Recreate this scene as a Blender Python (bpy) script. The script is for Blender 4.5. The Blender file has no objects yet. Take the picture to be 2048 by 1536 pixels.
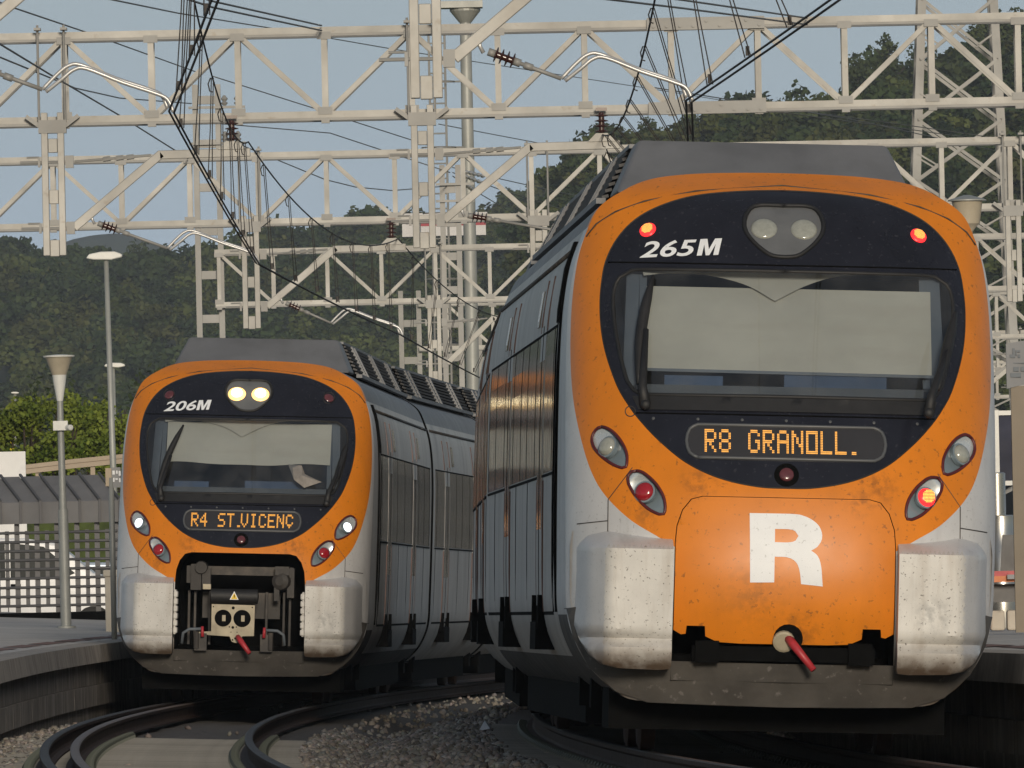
import bpy, bmesh, math, random
import numpy as np
from mathutils import Vector, Matrix
from mathutils.geometry import delaunay_2d_cdt

random.seed(7)
rng = np.random.default_rng(11)
S = bpy.context.scene
COL = S.collection

# ------------------------------------------------------------------ camera
FPX = 27730.0                      # focal length in pixels of the 2048 px wide photograph
CAM_Z = 1.03
PITCH = math.atan(452 / FPX)
ROLL = math.radians(1.2)
cam = bpy.data.cameras.new("camera")
cam.sensor_width = 36
cam.lens = 36 * FPX / 2048
cam.clip_start = 1
cam.clip_end = 40000
camo = bpy.data.objects.new("camera", cam)
CAM_M = Matrix.Translation((0, 0, CAM_Z)) @ Matrix.Rotation(-9.5 / FPX, 4, 'Z') @ Matrix.Rotation(math.pi / 2 + PITCH, 4, 'X') @ Matrix.Rotation(-ROLL, 4, 'Z')
camo.matrix_world = CAM_M
COL.objects.link(camo)
S.camera = camo

# ------------------------------------------------------------------ light
SUN_EL = math.radians(12)
SUN_AZ = math.radians(6)           # to the right of straight behind the camera
wd = bpy.data.worlds.new("World")
S.world = wd
wd.use_nodes = True
wn = wd.node_tree.nodes
bg = wn["Background"]
sky = wn.new("ShaderNodeTexSky")
sky.sky_type = 'NISHITA'
sky.sun_disc = False
sky.sun_elevation = SUN_EL
sky.sun_rotation = math.pi - SUN_AZ
sky.air_density = 1.0
sky.dust_density = 0.6
sky.ozone_density = 2.0
# thin high cloud greys the sky, a pale haze layer lies along the horizon
WL = wd.node_tree.links.new
cloud = wn.new("ShaderNodeMix")
cloud.data_type = 'RGBA'
cloud.inputs[0].default_value = 0.55
cloud.inputs[7].default_value = (1.5, 1.5, 1.5, 1)
WL(sky.outputs[0], cloud.inputs[6])
tcw = wn.new("ShaderNodeTexCoord")
sep = wn.new("ShaderNodeSeparateXYZ")
WL(tcw.outputs["Generated"], sep.inputs[0])
hr_ = wn.new("ShaderNodeMapRange")
hr_.inputs[1].default_value = 0.0
hr_.inputs[2].default_value = 0.10
hr_.inputs[3].default_value = 0.85
hr_.inputs[4].default_value = 0.0
WL(sep.outputs[2], hr_.inputs[0])
low = wn.new("ShaderNodeMix")
low.data_type = 'RGBA'
away = wn.new("ShaderNodeMapRange")          # the blue haze lies opposite the sun
away.inputs[1].default_value = -0.3
away.inputs[2].default_value = 0.45
WL(sep.outputs[1], away.inputs[0])
hm_ = wn.new("ShaderNodeMath")
hm_.operation = 'MULTIPLY'
WL(hr_.outputs[0], hm_.inputs[0])
WL(away.outputs[0], hm_.inputs[1])
WL(hm_.outputs[0], low.inputs[0])
WL(cloud.outputs[2], low.inputs[6])
low.inputs[7].default_value = (3.4, 4.65, 6.5, 1)
WL(low.outputs[2], bg.inputs[0])
bg.inputs[1].default_value = 0.12
sl = bpy.data.lights.new("sun", 'SUN')
sl.energy = 2.55
sl.angle = math.radians(9)
sl.color = (1.0, 0.88, 0.72)
so = bpy.data.objects.new("sun", sl)
sd = Vector((math.sin(SUN_AZ) * math.cos(SUN_EL), -math.cos(SUN_AZ) * math.cos(SUN_EL), math.sin(SUN_EL)))
so.rotation_euler = (-sd).to_track_quat('-Z', 'Y').to_euler()
so.location = (20, -40, 60)
COL.objects.link(so)
S.view_settings.view_transform = 'Standard'
S.view_settings.look = 'None'
S.view_settings.exposure = 0.0
S.view_settings.gamma = 1.0
S.cycles.max_bounces = 8
S.cycles.transparent_max_bounces = 12
S.cycles.volume_bounces = 0


def W(px, py, d):
    """world point at distance d (along Y) that the photograph shows at pixel px, py"""
    v = CAM_M.to_3x3() @ Vector(((px - 1024) / FPX, -(py - 768) / FPX, -1))
    v *= d / v.y
    return Vector((v.x, d, CAM_Z + v.z))


# ------------------------------------------------------------------ materials
def mat(name, col, rough=0.6, metal=0.0, var=0.15, scale=6.0, dark=None, bump=0.0, bscale=40.0,
        spots=0.0, spot_col=(0.03, 0.025, 0.02), spot_scale=60.0, streak=0.0, streak_col=(0.05, 0.04, 0.03),
        streak_axis=(7, 7, 0.5), spec=0.5, coat=0.0, emit=None, estr=0.0, zgrime_shade=None, stains=(), stain_amt=0.5, obj_rand=0.0):
    m = bpy.data.materials.new(name)
    m.use_nodes = True
    nt = m.node_tree
    L = nt.links.new
    b = nt.nodes["Principled BSDF"]
    b.inputs["Roughness"].default_value = rough
    b.inputs["Metallic"].default_value = metal
    b.inputs["Specular IOR Level"].default_value = spec
    b.inputs["Coat Weight"].default_value = coat
    b.inputs["Coat Roughness"].default_value = 0.08
    tc = nt.nodes.new("ShaderNodeTexCoord")
    cur = None

    def noise(sc, det=5, vec=None, ro=0.6):
        n = nt.nodes.new("ShaderNodeTexNoise")
        n.inputs["Scale"].default_value = sc
        n.inputs["Detail"].default_value = det
        n.inputs["Roughness"].default_value = ro
        L(vec or tc.outputs["Object"], n.inputs["Vector"])
        return n.outputs["Fac"]

    def ramp(f, a, c):
        r = nt.nodes.new("ShaderNodeMapRange")
        r.inputs[1].default_value = a
        r.inputs[2].default_value = c
        L(f, r.inputs[0])
        return r.outputs[0]

    def mix(fac, c1, c2, amount=1.0):
        x = nt.nodes.new("ShaderNodeMix")
        x.data_type = 'RGBA'
        if amount != 1.0:
            mu = nt.nodes.new("ShaderNodeMath")
            mu.operation = 'MULTIPLY'
            mu.inputs[1].default_value = amount
            L(fac, mu.inputs[0])
            fac = mu.outputs[0]
        L(fac, x.inputs[0])
        for i, c in ((6, c1), (7, c2)):
            if isinstance(c, tuple):
                x.inputs[i].default_value = (*c, 1)
            else:
                L(c, x.inputs[i])
        return x.outputs[2]

    col = tuple(col)
    d = dark or tuple(c * (1 - var) for c in col)
    lt = tuple(min(1, c * (1 + var * 0.6)) for c in col)
    cur = mix(ramp(noise(scale), 0.3, 0.7), d, lt)
    if streak > 0:
        mp = nt.nodes.new("ShaderNodeMapping")
        mp.inputs["Scale"].default_value = streak_axis
        L(tc.outputs["Object"], mp.inputs[0])
        cur = mix(ramp(noise(1.0, 6, mp.outputs[0]), 0.5, 0.75), cur, streak_col, streak)
    if spots > 0:
        cur = mix(ramp(noise(spot_scale, 3), 0.62, 0.70), cur, spot_col, spots)
    if zgrime_shade:
        sp = nt.nodes.new("ShaderNodeSeparateXYZ")
        L(tc.outputs["Object"], sp.inputs[0])
        zr = nt.nodes.new("ShaderNodeMapRange")
        zr.inputs[1].default_value = zgrime_shade[1]
        zr.inputs[2].default_value = zgrime_shade[0]
        L(sp.outputs[2], zr.inputs[0])
        mu = nt.nodes.new("ShaderNodeMath")
        mu.operation = 'MULTIPLY'
        L(zr.outputs[0], mu.inputs[0])
        L(ramp(noise(4.5, 6), 0.1, 0.55), mu.inputs[1])
        cur = mix(mu.outputs[0], cur, zgrime_shade[2], 0.95)
    for sx_, sz_, r_, c_ in stains:
        sub_ = nt.nodes.new("ShaderNodeVectorMath")
        sub_.operation = 'SUBTRACT'
        L(tc.outputs["Object"], sub_.inputs[0])
        sub_.inputs[1].default_value = (sx_, 0, sz_)
        mul_ = nt.nodes.new("ShaderNodeVectorMath")
        mul_.operation = 'MULTIPLY'
        L(sub_.outputs[0], mul_.inputs[0])
        mul_.inputs[1].default_value = (1, 0, 1)
        ln_ = nt.nodes.new("ShaderNodeVectorMath")
        ln_.operation = 'LENGTH'
        L(mul_.outputs[0], ln_.inputs[0])
        f1 = ramp(ln_.outputs["Value"], r_, r_ * 0.15)
        mm = nt.nodes.new("ShaderNodeMath")
        mm.operation = 'MULTIPLY'
        L(f1, mm.inputs[0])
        L(ramp(noise(16, 6), 0.42, 0.62), mm.inputs[1])
        cur = mix(mm.outputs[0], cur, c_, stain_amt)
    if obj_rand:
        oi = nt.nodes.new("ShaderNodeObjectInfo")
        cr = nt.nodes.new("ShaderNodeMapRange")
        cr.inputs[3].default_value = 0.0
        cr.inputs[4].default_value = obj_rand
        L(oi.outputs["Random"], cr.inputs[0])
        cur = mix(cr.outputs[0], cur, (0.06, 0.055, 0.05))
    L(cur, b.inputs["Base Color"])
    rr = nt.nodes.new("ShaderNodeMapRange")
    rr.inputs[3].default_value = max(0.02, rough - 0.08)
    rr.inputs[4].default_value = min(1, rough + 0.1)
    L(noise(scale * 1.7), rr.inputs[0])
    L(rr.outputs[0], b.inputs["Roughness"])
    if bump > 0:
        bp = nt.nodes.new("ShaderNodeBump")
        bp.inputs["Strength"].default_value = bump
        bp.inputs["Distance"].default_value = 0.02
        L(noise(bscale, 6), bp.inputs["Height"])
        L(bp.outputs[0], b.inputs["Normal"])
    if emit:
        b.inputs["Emission Color"].default_value = (*emit, 1)
        b.inputs["Emission Strength"].default_value = estr
    return m


def glass_mat(name, tint=(0.75, 0.8, 0.85), ior=1.5, extra=0.055):
    m = bpy.data.materials.new(name)
    m.use_nodes = True
    nt = m.node_tree
    nt.nodes.remove(nt.nodes["Principled BSDF"])
    out = nt.nodes["Material Output"]
    tr = nt.nodes.new("ShaderNodeBsdfTransparent")
    tr.inputs[0].default_value = (*tint, 1)
    gl = nt.nodes.new("ShaderNodeBsdfGlossy")
    gl.inputs["Roughness"].default_value = 0.03
    fr = nt.nodes.new("ShaderNodeFresnel")
    fr.inputs[0].default_value = ior
    ad = nt.nodes.new("ShaderNodeMath")
    ad.inputs[1].default_value = extra
    nt.links.new(fr.outputs[0], ad.inputs[0])
    mx = nt.nodes.new("ShaderNodeMixShader")
    nt.links.new(ad.outputs[0], mx.inputs[0])
    nt.links.new(tr.outputs[0], mx.inputs[1])
    nt.links.new(gl.outputs[0], mx.inputs[2])
    # a film of dust on the outside
    df = nt.nodes.new("ShaderNodeBsdfDiffuse")
    df.inputs[0].default_value = (0.5, 0.5, 0.48, 1)
    tcg = nt.nodes.new("ShaderNodeTexCoord")
    ns = nt.nodes.new("ShaderNodeTexNoise")
    ns.inputs["Scale"].default_value = 3.5
    ns.inputs["Detail"].default_value = 7
    nt.links.new(tcg.outputs["Object"], ns.inputs["Vector"])
    mr = nt.nodes.new("ShaderNodeMapRange")
    mr.inputs[1].default_value = 0.35
    mr.inputs[2].default_value = 0.75
    mr.inputs[3].default_value = 0.008
    mr.inputs[4].default_value = 0.07
    nt.links.new(ns.outputs["Fac"], mr.inputs[0])
    m2 = nt.nodes.new("ShaderNodeMixShader")
    nt.links.new(mr.outputs[0], m2.inputs[0])
    nt.links.new(mx.outputs[0], m2.inputs[1])
    nt.links.new(df.outputs[0], m2.inputs[2])
    nt.links.new(m2.outputs[0], out.inputs[0])
    return m


def leaf_mat(name, c_dark, c_light, scale=0.25, per_tree=0.0):
    m = bpy.data.materials.new(name)
    m.use_nodes = True
    nt = m.node_tree
    L = nt.links.new
    b = nt.nodes["Principled BSDF"]
    b.inputs["Roughness"].default_value = 0.75
    b.inputs["Specular IOR Level"].default_value = 0.2
    tc = nt.nodes.new("ShaderNodeTexCoord")
    n = nt.nodes.new("ShaderNodeTexNoise")
    n.inputs["Scale"].default_value = scale
    n.inputs["Detail"].default_value = 4
    L(tc.outputs["Object"], n.inputs["Vector"])
    r = nt.nodes.new("ShaderNodeMapRange")
    r.inputs[1].default_value = 0.32
    r.inputs[2].default_value = 0.68
    L(n.outputs["Fac"], r.inputs[0])
    x = nt.nodes.new("ShaderNodeMix")
    x.data_type = 'RGBA'
    x.inputs[6].default_value = (*c_dark, 1)
    x.inputs[7].default_value = (*c_light, 1)
    L(r.outputs[0], x.inputs[0])
    out = x.outputs[2]
    if per_tree:
        at = nt.nodes.new("ShaderNodeAttribute")
        at.attribute_name = "species"
        y = nt.nodes.new("ShaderNodeMix")
        y.data_type = 'RGBA'
        y.blend_type = 'MULTIPLY'
        y.inputs[0].default_value = per_tree
        L(out, y.inputs[6])
        L(at.outputs["Color"], y.inputs[7])
        out = y.outputs[2]
    L(out, b.inputs["Base Color"])
    return m


M = {}
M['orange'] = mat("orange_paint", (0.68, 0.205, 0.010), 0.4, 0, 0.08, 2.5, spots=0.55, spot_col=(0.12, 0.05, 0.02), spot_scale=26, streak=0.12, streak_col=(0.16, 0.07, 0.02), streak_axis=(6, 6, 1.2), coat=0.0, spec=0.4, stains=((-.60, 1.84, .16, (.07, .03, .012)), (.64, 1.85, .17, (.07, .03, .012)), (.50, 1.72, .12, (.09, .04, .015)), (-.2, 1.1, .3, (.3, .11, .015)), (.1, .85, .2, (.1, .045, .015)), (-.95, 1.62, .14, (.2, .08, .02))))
M['silver'] = mat("silver_paint", (0.62, 0.615, 0.61), 0.38, 0.2, 0.1, 2.0, streak=0.35, streak_col=(0.2, 0.18, 0.16), streak_axis=(5, 1.2, 0.7), spots=0.35, spot_scale=45, spot_col=(0.12, 0.11, 0.1), zgrime_shade=(0.60, 0.82, (0.12, 0.08, 0.05)))
M['bumper'] = mat("dirty_white_bumper", (0.62, 0.605, 0.57), 0.5, 0.0, 0.16, 3.0, spots=0.85, spot_col=(0.07, 0.06, 0.05), spot_scale=48, streak=0.45, streak_col=(0.28, 0.22, 0.16), streak_axis=(9, 9, 1.2), bump=0.05, zgrime_shade=(0.60, 0.82, (0.10, 0.065, 0.04)), stains=((1.0, .97, .16, (.08, .09, .10)),))  # low brown band: dirt, deepened to stand in for the groove's shading
M['mask'] = mat("blue_black_mask", (0.014, 0.015, 0.022), 0.22, 0, 0.25, 3, spots=0.3, spot_col=(0.08, 0.08, 0.09), spot_scale=30, spec=0.4)
M['rubber'] = mat("black_rubber", (0.014, 0.014, 0.015), 0.6, 0, 0.3, 10)
M['black'] = mat("matt_black", (0.005, 0.005, 0.005), 0.9, 0, 0.3, 10, spec=0.05)
M['grime'] = mat("brown_grimy_steel", (0.045, 0.04, 0.036), 0.65, 0, 0.35, 3, streak=0.5, streak_col=(0.16, 0.13, 0.1), streak_axis=(3, 3, 3), bump=0.1)
M['valance'] = mat("grimy_grey_valance", (0.085, 0.078, 0.07), 0.6, 0, 0.35, 2.5, streak=0.5, streak_col=(0.055, 0.045, 0.04), streak_axis=(2, 2, 5), spots=0.5, spot_scale=14, spot_col=(0.22, 0.2, 0.19), bump=0.06)
M['roofgrey'] = mat("roof_grey", (0.16, 0.165, 0.175), 0.5, 0.1, 0.2, 1.5, streak=0.3, streak_col=(0.08, 0.08, 0.08), streak_axis=(3, 3, 0.6))
M['louvre'] = mat("dark_louvre", (0.05, 0.05, 0.052), 0.55, 0.2, 0.3, 3)
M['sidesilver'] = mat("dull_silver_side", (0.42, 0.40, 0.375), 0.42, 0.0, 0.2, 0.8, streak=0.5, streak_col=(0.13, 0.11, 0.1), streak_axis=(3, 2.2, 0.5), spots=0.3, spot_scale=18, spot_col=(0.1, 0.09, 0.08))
M['sideglass'] = mat("dark_side_glass", (0.035, 0.034, 0.034), 0.1, 0.0, 0.3, 2, streak=0.12, streak_col=(0.09, 0.085, 0.08), streak_axis=(2, 3, 0.4), spec=1.0)
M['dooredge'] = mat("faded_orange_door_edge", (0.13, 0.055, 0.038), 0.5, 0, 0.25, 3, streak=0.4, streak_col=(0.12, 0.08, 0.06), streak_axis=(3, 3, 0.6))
M['white'] = mat("white_lettering", (0.78, 0.8, 0.82), 0.5, 0, 0.06, 4, spots=0.5, spot_scale=40, spot_col=(0.3, 0.3, 0.3))
M['lampsilver'] = mat("lamp_reflector", (0.62, 0.66, 0.68), 0.25, 0.5, 0.1, 4)
M['lampgrey'] = mat("lamp_housing_grey", (0.2, 0.25, 0.28), 0.35, 0.2, 0.15, 4)
M['lamprim'] = mat("lamp_rim_maroon", (0.09, 0.012, 0.015), 0.4, 0, 0.2, 6)
M['lensclear'] = mat("clear_lens", (0.34, 0.35, 0.31), 0.12, 0.1, 0.15, 30, spec=0.8)
M['lensred'] = mat("red_lens", (0.32, 0.012, 0.02), 0.15, 0, 0.15, 30, spec=0.8)
M['lensdark'] = mat("dark_red_lens", (0.11, 0.03, 0.035), 0.2, 0, 0.2, 40, spec=0.8)
M['redlit'] = mat("lit_red_lamp", (0.5, 0.02, 0.02), 0.3, emit=(1.0, 0.03, 0.035), estr=1.3)
M['yellowlit'] = mat("lit_lamp_dots", (0.8, 0.5, 0.05), 0.3, emit=(1.0, 0.62, 0.12), estr=1.7)
M['headlit'] = mat("lit_warm_headlamp", (0.9, 0.8, 0.5), 0.3, emit=(1.0, 0.47, 0.08), estr=1.5)
M['headcore'] = mat("headlamp_core", (0.9, 0.8, 0.5), 0.3, emit=(1.0, 0.86, 0.55), estr=6.0)
M['whitelit'] = mat("lit_white_lamp", (0.9, 0.9, 0.9), 0.3, emit=(0.85, 0.93, 1.0), estr=2.2)
M['amber'] = mat("amber_led", (0.4, 0.15, 0.01), 0.4, emit=(1.0, 0.42, 0.02), estr=1.05)
M['display'] = mat("display_window", (0.035, 0.034, 0.036), 0.16, 0, 0.1, 4, spec=0.6)
M['dispframe'] = mat("display_frame", (0.085, 0.09, 0.095), 0.4, 0, 0.1, 4)
M['cluster'] = mat("headlamp_cluster_cover", (0.13, 0.135, 0.14), 0.15, 0, 0.15, 6, spec=0.7)
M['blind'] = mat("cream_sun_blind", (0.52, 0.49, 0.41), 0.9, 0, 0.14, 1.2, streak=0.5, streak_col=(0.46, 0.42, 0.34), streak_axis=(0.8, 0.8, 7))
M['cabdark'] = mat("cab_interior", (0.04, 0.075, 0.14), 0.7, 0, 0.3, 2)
M['cabgrey'] = mat("cab_grey_trim", (0.13, 0.15, 0.17), 0.6, 0, 0.2, 2)
M['vreflect'] = mat("v_reflection_grey", (0.40, 0.385, 0.33), 0.7, 0, 0.15, 2)  # grey mixed for the V panel that imitates a windscreen reflection
M['dash'] = mat("dark_dashboard", (0.05, 0.06, 0.07), 0.6, 0, 0.3, 2)
M['glass'] = glass_mat("windscreen_glass")
M['plate'] = mat("beige_coupler_plate", (0.4, 0.35, 0.25), 0.55, 0.1, 0.25, 6, streak=0.4, streak_col=(0.12, 0.1, 0.07))
M['redpaint'] = mat("red_paint", (0.42, 0.03, 0.04), 0.45, 0, 0.2, 12)
M['yellow'] = mat("yellow_sticker", (0.75, 0.5, 0.03), 0.5, 0, 0.1, 12)
M['galv'] = mat("galvanised_steel", (0.38, 0.372, 0.345), 0.5, 0.1, 0.32, 1.1, streak=0.6, streak_col=(0.27, 0.25, 0.215), streak_axis=(2.5, 3, 1.6), spots=0.4, spot_scale=7, spot_col=(0.24, 0.19, 0.13))
M['galvd'] = mat("weathered_galvanised_steel", (0.29, 0.288, 0.275), 0.55, 0.1, 0.2, 1.0, streak=0.4, streak_col=(0.24, 0.22, 0.2), streak_axis=(2, 3, 0.5))
M['alu'] = mat("bright_tube", (0.56, 0.56, 0.55), 0.35, 0.4, 0.12, 3)
M['insul'] = mat("brown_insulator", (0.05, 0.016, 0.012), 0.25, 0, 0.25, 6, spec=0.7)
M['wire'] = mat("dark_wire", (0.03, 0.026, 0.024), 0.6, 0.2, 0.2, 2)
M['wiregrey'] = mat("grey_feeder_wire", (0.16, 0.16, 0.155), 0.6, 0.2, 0.2, 0.5)
M['rust'] = mat("rusty_rail", (0.05, 0.03, 0.023), 0.75, 0, 0.35, 5, bump=0.1, spec=0.15)
M['railtop'] = mat("worn_rail_top", (0.035, 0.031, 0.029), 0.6, 0.1, 0.2, 2, spec=0.25)
M['rusttop'] = mat("rusty_brown_rail_top", (0.12, 0.085, 0.07), 0.55, 0.1, 0.25, 3)
M['concrete'] = mat("sleeper_concrete", (0.26, 0.25, 0.225), 0.9, 0, 0.25, 4, spots=0.6, spot_scale=14, spot_col=(0.09, 0.08, 0.065), streak=0.5, streak_col=(0.15, 0.14, 0.12), streak_axis=(1.2, 7, 2), bump=0.3, obj_rand=0.3)
M['clip'] = mat("greenish_clip", (0.09, 0.1, 0.08), 0.6, 0.1, 0.35, 4, spots=0.6, spot_scale=9, spot_col=(0.3, 0.3, 0.27))
M['stone'] = leaf_mat("ballast_stone", (0.17, 0.15, 0.13), (0.36, 0.33, 0.29), 8.0, per_tree=1.0)
M['bed'] = mat("ballast_bed", (0.1, 0.09, 0.08), 0.95, 0, 0.4, 8, bump=0.8, bscale=18)
M['grass'] = mat("verge_grass", (0.10, 0.13, 0.025), 0.95, 0, 0.5, 1.5, bump=0.5)
M['platform'] = mat("platform_paving", (0.52, 0.49, 0.45), 0.85, 0, 0.2, 0.8, spots=0.4, spot_scale=2.5, spot_col=(0.2, 0.19, 0.18), bump=0.1)
M['redstrip'] = mat("red_paving_strip", (0.2, 0.11, 0.09), 0.85, 0, 0.3, 2)
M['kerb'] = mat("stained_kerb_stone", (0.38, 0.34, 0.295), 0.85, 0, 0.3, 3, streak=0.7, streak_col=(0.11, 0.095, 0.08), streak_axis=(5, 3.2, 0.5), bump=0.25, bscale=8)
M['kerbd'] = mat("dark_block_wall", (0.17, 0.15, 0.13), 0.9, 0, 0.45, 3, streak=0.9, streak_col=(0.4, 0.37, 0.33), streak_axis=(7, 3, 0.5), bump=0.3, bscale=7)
M['fence'] = mat("grey_fence_paint", (0.095, 0.095, 0.1), 0.55, 0.1, 0.15, 1.5)
M['fencepanel'] = mat("grey_fence_canopy", (0.185, 0.183, 0.186), 0.5, 0.1, 0.2, 1.2, streak=0.4, streak_col=(0.22, 0.21, 0.2), streak_axis=(6, 3, 0.6))
M['post'] = mat("grey_post", (0.33, 0.34, 0.32), 0.5, 0.2, 0.15, 2)
M['lampshade'] = mat("cream_lamp_shade", (0.42, 0.37, 0.28), 0.4, 0, 0.12, 5)
M['lampwhite'] = mat("white_lamp_cone", (0.7, 0.7, 0.66), 0.4, 0, 0.08, 5)
M['carwhite'] = mat("white_car_paint", (0.75, 0.76, 0.77), 0.25, 0, 0.05, 1, coat=0.3)
M['carblue'] = mat("silver_blue_car_paint", (0.45, 0.52, 0.6), 0.25, 0.2, 0.05, 1, coat=0.3)
M['carglass'] = mat("car_window", (0.008, 0.012, 0.012), 0.35, 0, 0.2, 1, spec=0.1)
M['tyre'] = mat("tyre_rubber", (0.02, 0.02, 0.02), 0.8, 0, 0.2, 5)
M['block'] = mat("beige_concrete", (0.5, 0.46, 0.39), 0.85, 0, 0.12, 3, spots=0.3, spot_scale=10)
M['board'] = mat("white_board", (0.72, 0.72, 0.71), 0.6, 0, 0.06, 2, spots=0.3, spot_scale=2, spot_col=(0.5, 0.48, 0.52))
M['guard'] = mat("tan_guardrail", (0.36, 0.29, 0.22), 0.6, 0.1, 0.15, 1)
M['signgrey'] = mat("grey_sign", (0.2, 0.205, 0.215), 0.5, 0.1, 0.1, 3)
M['signtan'] = mat("tan_sign_side", (0.42, 0.34, 0.24), 0.6, 0, 0.1, 3)
M['signblue'] = mat("dark_blue_panel", (0.016, 0.02, 0.045), 0.5, 0, 0.3, 4, spec=0.2)
M['taupe'] = mat("taupe_post", (0.2, 0.165, 0.12), 0.6, 0, 0.12, 2)
M['steel'] = mat("stainless_steel", (0.55, 0.54, 0.5), 0.28, 0.9, 0.08, 3)
M['orangeframe'] = mat("orange_frame", (0.6, 0.16, 0.03), 0.45, 0, 0.12, 5)
M['darkpanel'] = mat("charcoal_panel", (0.06, 0.06, 0.062), 0.45, 0, 0.2, 4)
M['bluebottle'] = mat("blue_cap", (0.01, 0.2, 0.7), 0.4, 0, 0.05, 5)
M['bottleclear'] = mat("clear_plastic", (0.35, 0.38, 0.4), 0.3, 0, 0.1, 5)
M['paper'] = mat("pale_paper", (0.24, 0.22, 0.20), 0.8, 0, 0.3, 9)
M['wallwhite'] = mat("white_render", (0.72, 0.7, 0.68), 0.8, 0, 0.08, 0.3)
M['redband'] = mat("red_band", (0.45, 0.06, 0.07), 0.7, 0, 0.1, 0.5)
M['windowdark'] = mat("dark_window", (0.06, 0.07, 0.08), 0.3, 0, 0.2, 0.5)
M['earth'] = mat("earth_and_scrub", (0.07, 0.075, 0.035), 0.95, 0, 0.4, 0.02)
M['hill'] = mat("hillside_soil", (0.035, 0.045, 0.02), 0.95, 0, 0.4, 0.03)
M['mountain'] = mat("far_mountain_scrub", (0.04, 0.055, 0.03), 0.95, 0, 0.3, 0.004)
M['bark'] = mat("pine_bark", (0.05, 0.038, 0.03), 0.9, 0, 0.3, 2)
M['pineA'] = leaf_mat("pine_needles", (0.024, 0.04, 0.015), (0.075, 0.095, 0.03), 0.3)
M['pineB'] = leaf_mat("oak_leaves", (0.026, 0.045, 0.014), (0.08, 0.09, 0.03), 0.12)
M['forest'] = leaf_mat("mixed_forest_leaves", (0.03, 0.046, 0.015), (0.074, 0.092, 0.034), 0.3, per_tree=1.0)
M['hedge'] = leaf_mat("hedge_leaves", (0.05, 0.085, 0.012), (0.21, 0.25, 0.04), 1.6)
M['flower'] = mat("yellow_flowers", (0.6, 0.5, 0.03), 0.7, 0, 0.15, 5)


# ------------------------------------------------------------------ building helpers
def empty(name, label, cat, group=None, loc=(0, 0, 0)):
    o = bpy.data.objects.new(name, None)
    o.location = loc
    o.empty_display_size = 0.2
    COL.objects.link(o)
    o['label'] = label
    o['category'] = cat
    if group:
        o['group'] = group
    return o


def tag(o, label, cat, group=None):
    o['label'] = label
    o['category'] = cat
    if group:
        o['group'] = group
    return o


def kind(o, k):
    o['kind'] = k
    return o


def mesh_obj(name, verts, faces, material, parent=None, smooth=False, mat_local=None, normals=None):
    me = bpy.data.meshes.new(name)
    me.from_pydata([tuple(v) for v in verts], [], faces)
    me.materials.append(material)
    if smooth:
        me.polygons.foreach_set("use_smooth", [True] * len(me.polygons))
    me.update()
    if normals is not None:
        me.normals_split_custom_set_from_vertices(normals)
    o = bpy.data.objects.new(name, me)
    COL.objects.link(o)
    if parent:
        o.parent = parent
    if mat_local is not None:
        o.matrix_local = mat_local
    return o


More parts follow.
